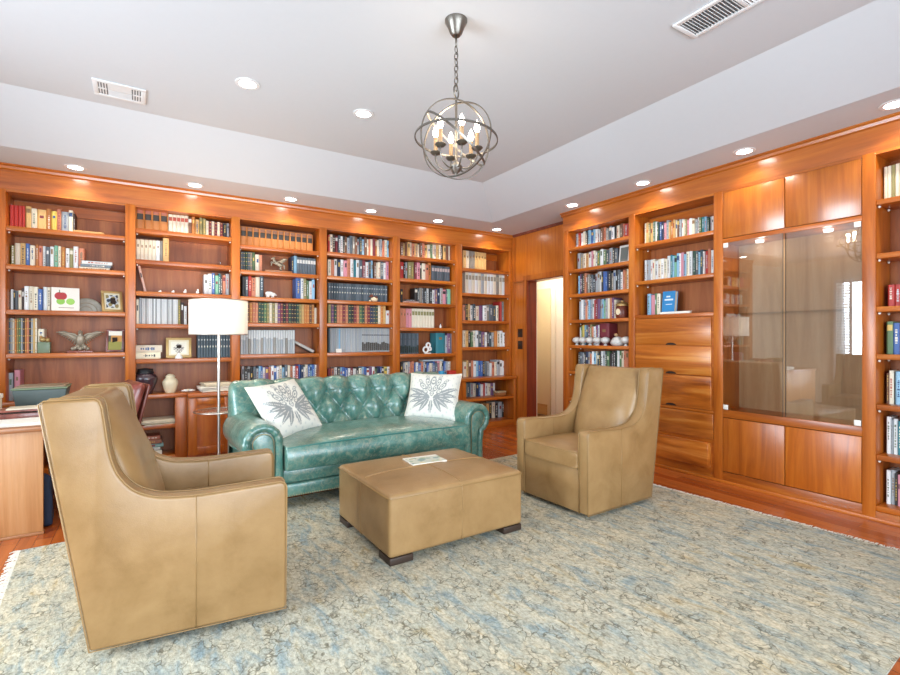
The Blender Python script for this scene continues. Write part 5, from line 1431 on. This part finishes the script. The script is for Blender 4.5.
x0_, x1_ = bp(131, 0, 0, 5.60), bp(163.5, 0, 0, 5.60)
zz = 0.09
for k, (c, th, nm) in enumerate((('#d8d2c2', 0.045, 'cream'), ('#c4c6c0', 0.03, 'pale grey'), ('#7fa9a6', 0.035, 'pale teal'), ('#8a5a44', 0.04, 'brown'), ('#b06a50', 0.036, 'reddish brown'))):
    lying('%s book, %s of five stacked flat in the open low cabinet' % (nm, ('bottom', 'second', 'third', 'fourth', 'top')[k]), x0_ + 0.012 * (k % 2), x1_ - 0.014 * ((k + 1) % 3), 5.60, zz, th, 0.2, c, 'M', g, 30 + k, (k % 3 - 1) * 2); zz += th + 0.0015
# shell in front of the landscape frame
x = bp(178.8, 0, 0, 5.56)
t = thing('shell', 'small white shell in front of the landscape gilt frame', 'shell', (x, 5.56, 1.045))
bm = NB(); lathe(bm, [(0, 0), (0.036, 0.0), (0.034, 0.018), (0.022, 0.03), (0.02, 0.036), (0.008, 0.052), (0, 0.058)], seg=14); build('shell_body', bm, M['porcelain'], t, smooth=50)
# tiny glass animals
for k, (px, h, lab) in enumerate(((160, 0.022, 'leftmost of four tiny glass ornaments on the lamp bookcase third shelf'), (173, 0.026, 'second of four tiny glass ornaments on the lamp bookcase third shelf'), (185, 0.042, 'third of four tiny glass ornaments on the lamp bookcase third shelf'), (197.5, 0.05, 'rightmost of four tiny glass ornaments beside the white books'))):
    bm = NB(); ball(bm, (0, 0, h * 0.3), 0.016, 0.012, h * 0.3, 2); ball(bm, (0.004, 0, h * 0.72), 0.009, 0.008, h * 0.28, 2)
    tag(build('glass_ornament', bm, M['porcelain'], None, mtx=T(bp(px, 0, 0, 5.55), 5.55, 1.70), smooth=180), lab, 'ornament', 'tiny glass ornaments')
bm = NB(); lathe(bm, [(0, 0), (0.026, 0), (0.03, 0.012), (0.012, 0.018), (0.012, 0.03), (0.02, 0.042), (0, 0.046)], seg=14)
tag(build('glass_ornament', bm, M['shelfglass'], None, mtx=T(bp(220, 0, 0, 5.55), 5.55, 2.006), smooth=40), 'small clear glass ornament alone at the right of the second shelf', 'ornament')
# fourth and fifth bookcases
x = bp(373.5, 0, 0, 5.575)
t = thing('dog_figurine', 'brown and white lying dog figurine before the dark blue book set', 'figurine', (x, 5.575, 1.695))
bm = NB(); ball(bm, (0.01, 0, 0.032), 0.05, 0.022, 0.03, 2); tube(bm, [(-0.04, -0.01, 0.012), (-0.062, -0.012, 0.010)], 0.010, 6); build('body', bm, M['urn_light'], t, smooth=180)
bm = NB(); ball(bm, (-0.024, -0.004, 0.072), 0.024, 0.02, 0.022, 2); ball(bm, (-0.046, -0.006, 0.064), 0.014, 0.012, 0.010, 2); ball(bm, (0.03, 0, 0.055), 0.024, 0.02, 0.016, 2); build('head', bm, M['brownceramic'], t, smooth=180)
xa = bp(339, 0, 0, 5.58)
tag(build('place_card', bx(-0.035, 0.035, 0, 0.003, 0, 0.045), M['paper'], None, mtx=T(xa, 5.58, 1.0765) @ RX(-14)), 'small white card leaning on the grey magazines, fourth bookcase', 'card')
x = bp(427.5, 0, 0, 5.58)
t = thing('scroll_figurine', 'white openwork figurine of three rings on the fifth bookcase', 'figurine', (x, 5.58, 1.042))
bm = NB(); RXY = lambda cx, cz, r: tube(bm, [(cx + r * math.cos(R(a)), 0, cz + r * math.sin(R(a))) for a in range(0, 360, 20)], 0.0125, 8, closed=True)
RXY(-0.026, 0.052, 0.036); RXY(0.012, 0.110, 0.028); RXY(0.034, 0.062, 0.020); box(bm, -0.045, 0.045, -0.015, 0.015, 0, 0.010); build('body', bm, M['porcelain'], t, smooth=60)
t = thing('bottle', 'tiny dark bottle beside the cream book set, fifth bookcase', 'bottle', (bp(440.5, 0, 0, 5.60), 5.60, 1.381))
bm = NB(); lathe(bm, [(0, 0), (0.014, 0), (0.015, 0.03), (0.006, 0.042), (0.006, 0.056), (0, 0.056)], seg=14); build('body', bm, M['porcelain'], t, smooth=40); bm = NB(); lathe(bm, [(0, 0.056), (0.008, 0.056), (0.008, 0.066), (0, 0.066)], seg=12); build('cap', bm, M['black'], t, smooth=40)
zb = on_y(441, 371, 5.46)[1]
t = thing('mug', 'blue mug on the counter behind the right pillow', 'mug', (bp(441.5, 0, 0, 5.46), 5.46, CNT))
bm = NB(); lathe(bm, [(0, 0), (0.038, 0), (0.042, 0.01), (0.042, zb - CNT), (0.037, zb - CNT), (0.036, 0.02), (0, 0.015)], seg=24); build('body', bm, M['blue'], t, smooth=40)
bm = NB(); tube(bm, spline([(0.04, 0, 0.08), (0.07, 0, 0.075), (0.07, 0, 0.04), (0.04, 0, 0.03)], 5), 0.006, 6); build('handle', bm, M['blue'], t, smooth=180)
t = thing('tin', 'red box on the counter behind the right pillow', 'box', (bp(451.3, 0, 0, 5.46), 5.46, CNT))
build('body', bx(-0.052, 0.052, -0.04, 0.04, 0, 0.115), M['red'], t, bevel=0.004); build('lid', bx(-0.054, 0.054, -0.042, 0.042, 0.1155, zb - CNT), M['red'], t, bevel=0.004)
t = thing('wooden_box', 'small tan box right of the books in the corner low cabinet', 'box', (bp(499.8, 0, 0, 5.56), 5.56, 0.42))
build('body', bx(-0.075, 0.075, -0.05, 0.05, 0, 0.042), M['desk_x'], t, bevel=0.003); build('lid', bx(-0.078, 0.078, -0.053, 0.053, 0.0425, 0.066), M['brass'], t, bevel=0.003)
t = thing('clock', 'small dark clock on papers at the right end of the leftmost counter', 'clock', (bp(120.5, 0, 0, 5.56), 5.56, CNT))
build('case', bx(-0.04, 0.04, -0.02, 0.02, 0.0, 0.05), M['black'], t, bevel=0.006); build('face', bx(-0.03, 0.03, -0.0212, -0.0201, 0.012, 0.042), M['boxgreen'], t)
# right bookcase beside the doorway: china cups, teapot, dark jar
RX0 = 4.275
def ry(px, Xp=RX0): return on_x(px, 300, Xp)[0]
def chinacup(px, label, k=1.0):
    t = thing('china_ornament', label, 'ornament', (RX0, ry(px), 1.165), 0, 'white china ornaments beside the doorway')
    bm = NB(); lathe(bm, [(0, 0), (0.022 * k, 0), (0.018 * k, 0.012 * k), (0.008 * k, 0.022 * k), (0, 0.022 * k)], seg=16); build('stand', bm, M['china'], t, smooth=50)
    bm = NB(); lathe(bm, [(0, 0.022 * k), (0.026 * k, 0.026 * k), (0.05 * k, 0.045 * k), (0.054 * k, 0.062 * k), (0.044 * k, 0.082 * k), (0.016 * k, 0.094 * k), (0, 0.096 * k)], seg=20); build('bowl', bm, M['china'], t, smooth=60)
for px, lab in zip((577, 583.2, 590, 597.5, 605.5), ('leftmost', 'second from left', 'third from left', 'fourth from left', 'fifth from left')):
    chinacup(px, lab + ' white china ornament on the shelf right of the doorway', 1.0)
chinacup(626, 'white china ornament at the right end of the shelf, beyond the covered dish', 1.05)
t = thing('covered_dish', 'larger white covered china dish among the small china ornaments', 'dish', (RX0 + 0.01, ry(617), 1.165))
bm = NB(); lathe(bm, [(0, 0), (0.05, 0), (0.072, 0.02), (0.078, 0.034), (0, 0.034)], seg=24); build('dish', bm, M['china'], t, smooth=50)
bm = NB(); lathe(bm, [(0, 0.0345), (0.074, 0.0345), (0.066, 0.06), (0.045, 0.088), (0.016, 0.1), (0, 0.101)], seg=24); l_ = build('lid', bm, M['china'], t, smooth=50)
bm = NB(); ball(bm, (0, 0.02, 0.118), 0.02, 0.024, 0.018, 2); build('knob', bm, M['candle'], l_, smooth=180)
y_ = ry(622.5, 4.33)
t = thing('jar', 'brown and gold patterned jar right of the doorway bookcase magazines', 'jar', (4.33, y_, 1.46))
bm = NB(); lathe(bm, [(0, 0), (0.062, 0), (0.07, 0.02), (0.074, 0.07), (0.07, 0.12), (0.06, 0.132), (0, 0.132)], seg=28); build('body', bm, M['brownceramic'], t, smooth=50)
bm = NB(); lathe(bm, [(0, 0.1325), (0.068, 0.1325), (0.07, 0.15), (0.05, 0.168), (0.016, 0.175), (0.014, 0.19), (0, 0.192)], seg=28); build('lid', bm, M['gold'], t, smooth=50)
bm = NB(); prism(bm, [(0.026 * math.cos(R(a)), 0.07 + 0.034 * math.sin(R(a))) for a in range(0, 360, 24)], 'x', -0.0775, -0.069); build('emblem', bm, M['urn_light'], t)
# ------------------------------------------------------------------ lights
def light(name, typ, loc, energy, col=(1, 1, 1), rot=(0, 0, 0), **k):
    d = bpy.data.lights.new(name, typ); d.energy = energy; d.color = col
    for a, v in k.items(): setattr(d, a, v)
    o = bpy.data.objects.new(name, d); COL.objects.link(o); o.location = loc; o.rotation_euler = rot
    return o
DAY = (0.75, 0.885, 1.0)
light('daylight_front', 'AREA', (0.9, -1.80, 1.4), P_FRONT, DAY, (R(86), 0, 0), shape='RECTANGLE', size=4.4, size_y=2.1, spread=R(125))
light('daylight_left', 'AREA', (-2.80, 2.55, 1.4), P_LEFT, DAY, (0, R(-87), 0), shape='RECTANGLE', size=1.95, size_y=2.6, spread=R(130))
WARM = (1.0, 0.87, 0.70)
for i, (x, y) in enumerate(SOFL):
    light('soffit_spot', 'SPOT', (x, y, SOF - 0.012), P_SOF, WARM, (0, 0, 0), spot_size=R(130), spot_blend=0.5, shadow_soft_size=0.03)
for x, y in ((0.575, 3.56), (1.42, 3.56)):
    light('ceiling_spot', 'SPOT', (x, y, TOP - 0.012), P_CEIL, (1, 0.78, 0.5), (0, 0, 0), spot_size=R(120), spot_blend=0.6, shadow_soft_size=0.05)
for i in range(6):
    a = R(60 * i + 12)
    light('candle_light', 'POINT', (CX + 0.118 * math.cos(a), CY + 0.118 * math.sin(a), 2.345 + 0.11), P_CAND, (1, 0.82, 0.6), shadow_soft_size=0.02)
light('lamp_light', 'POINT', (LX, LY, 1.515), P_LAMP, (1, 0.85, 0.66), shadow_soft_size=0.05)
light('hall_light', 'POINT', (4.95, 5.3, 2.4), 30, (1, 0.94, 0.86), shadow_soft_size=0.15)
for yy in (1.59, 2.07): light('puck_light', 'POINT', (4.34, yy, 2.0), 0.9, (1, 0.92, 0.8), shadow_soft_size=0.03)

w = bpy.data.worlds.new('World'); SC.world = w; w.use_nodes = True
bg = w.node_tree.nodes['Background']; bg.inputs[0].default_value = (0.75, 0.85, 1.0, 1); bg.inputs[1].default_value = 1.0

cam = bpy.data.cameras.new('Camera'); cam.sensor_width = 36.0; cam.lens = F / 900.0 * 36.0; cam.clip_start = 0.05
co = bpy.data.objects.new('Camera', cam); COL.objects.link(co)
co.location = (0, 0, EYE); co.rotation_euler = (R(90), 0, -math.atan2(SA, CA))
SC.camera = co
vs = SC.view_settings
SC.display_settings.display_device = 'sRGB'
vs.view_transform = 'Standard'; vs.look = 'None'; vs.gamma = 1.0; vs.use_curve_mapping = False
vs.exposure = EXPO
SC.cycles.use_denoising = True
SC.cycles.max_bounces = 10; SC.cycles.diffuse_bounces = 5; SC.cycles.glossy_bounces = 4; SC.cycles.transparent_max_bounces = 12
SC.cycles.sample_clamp_indirect = 6.0
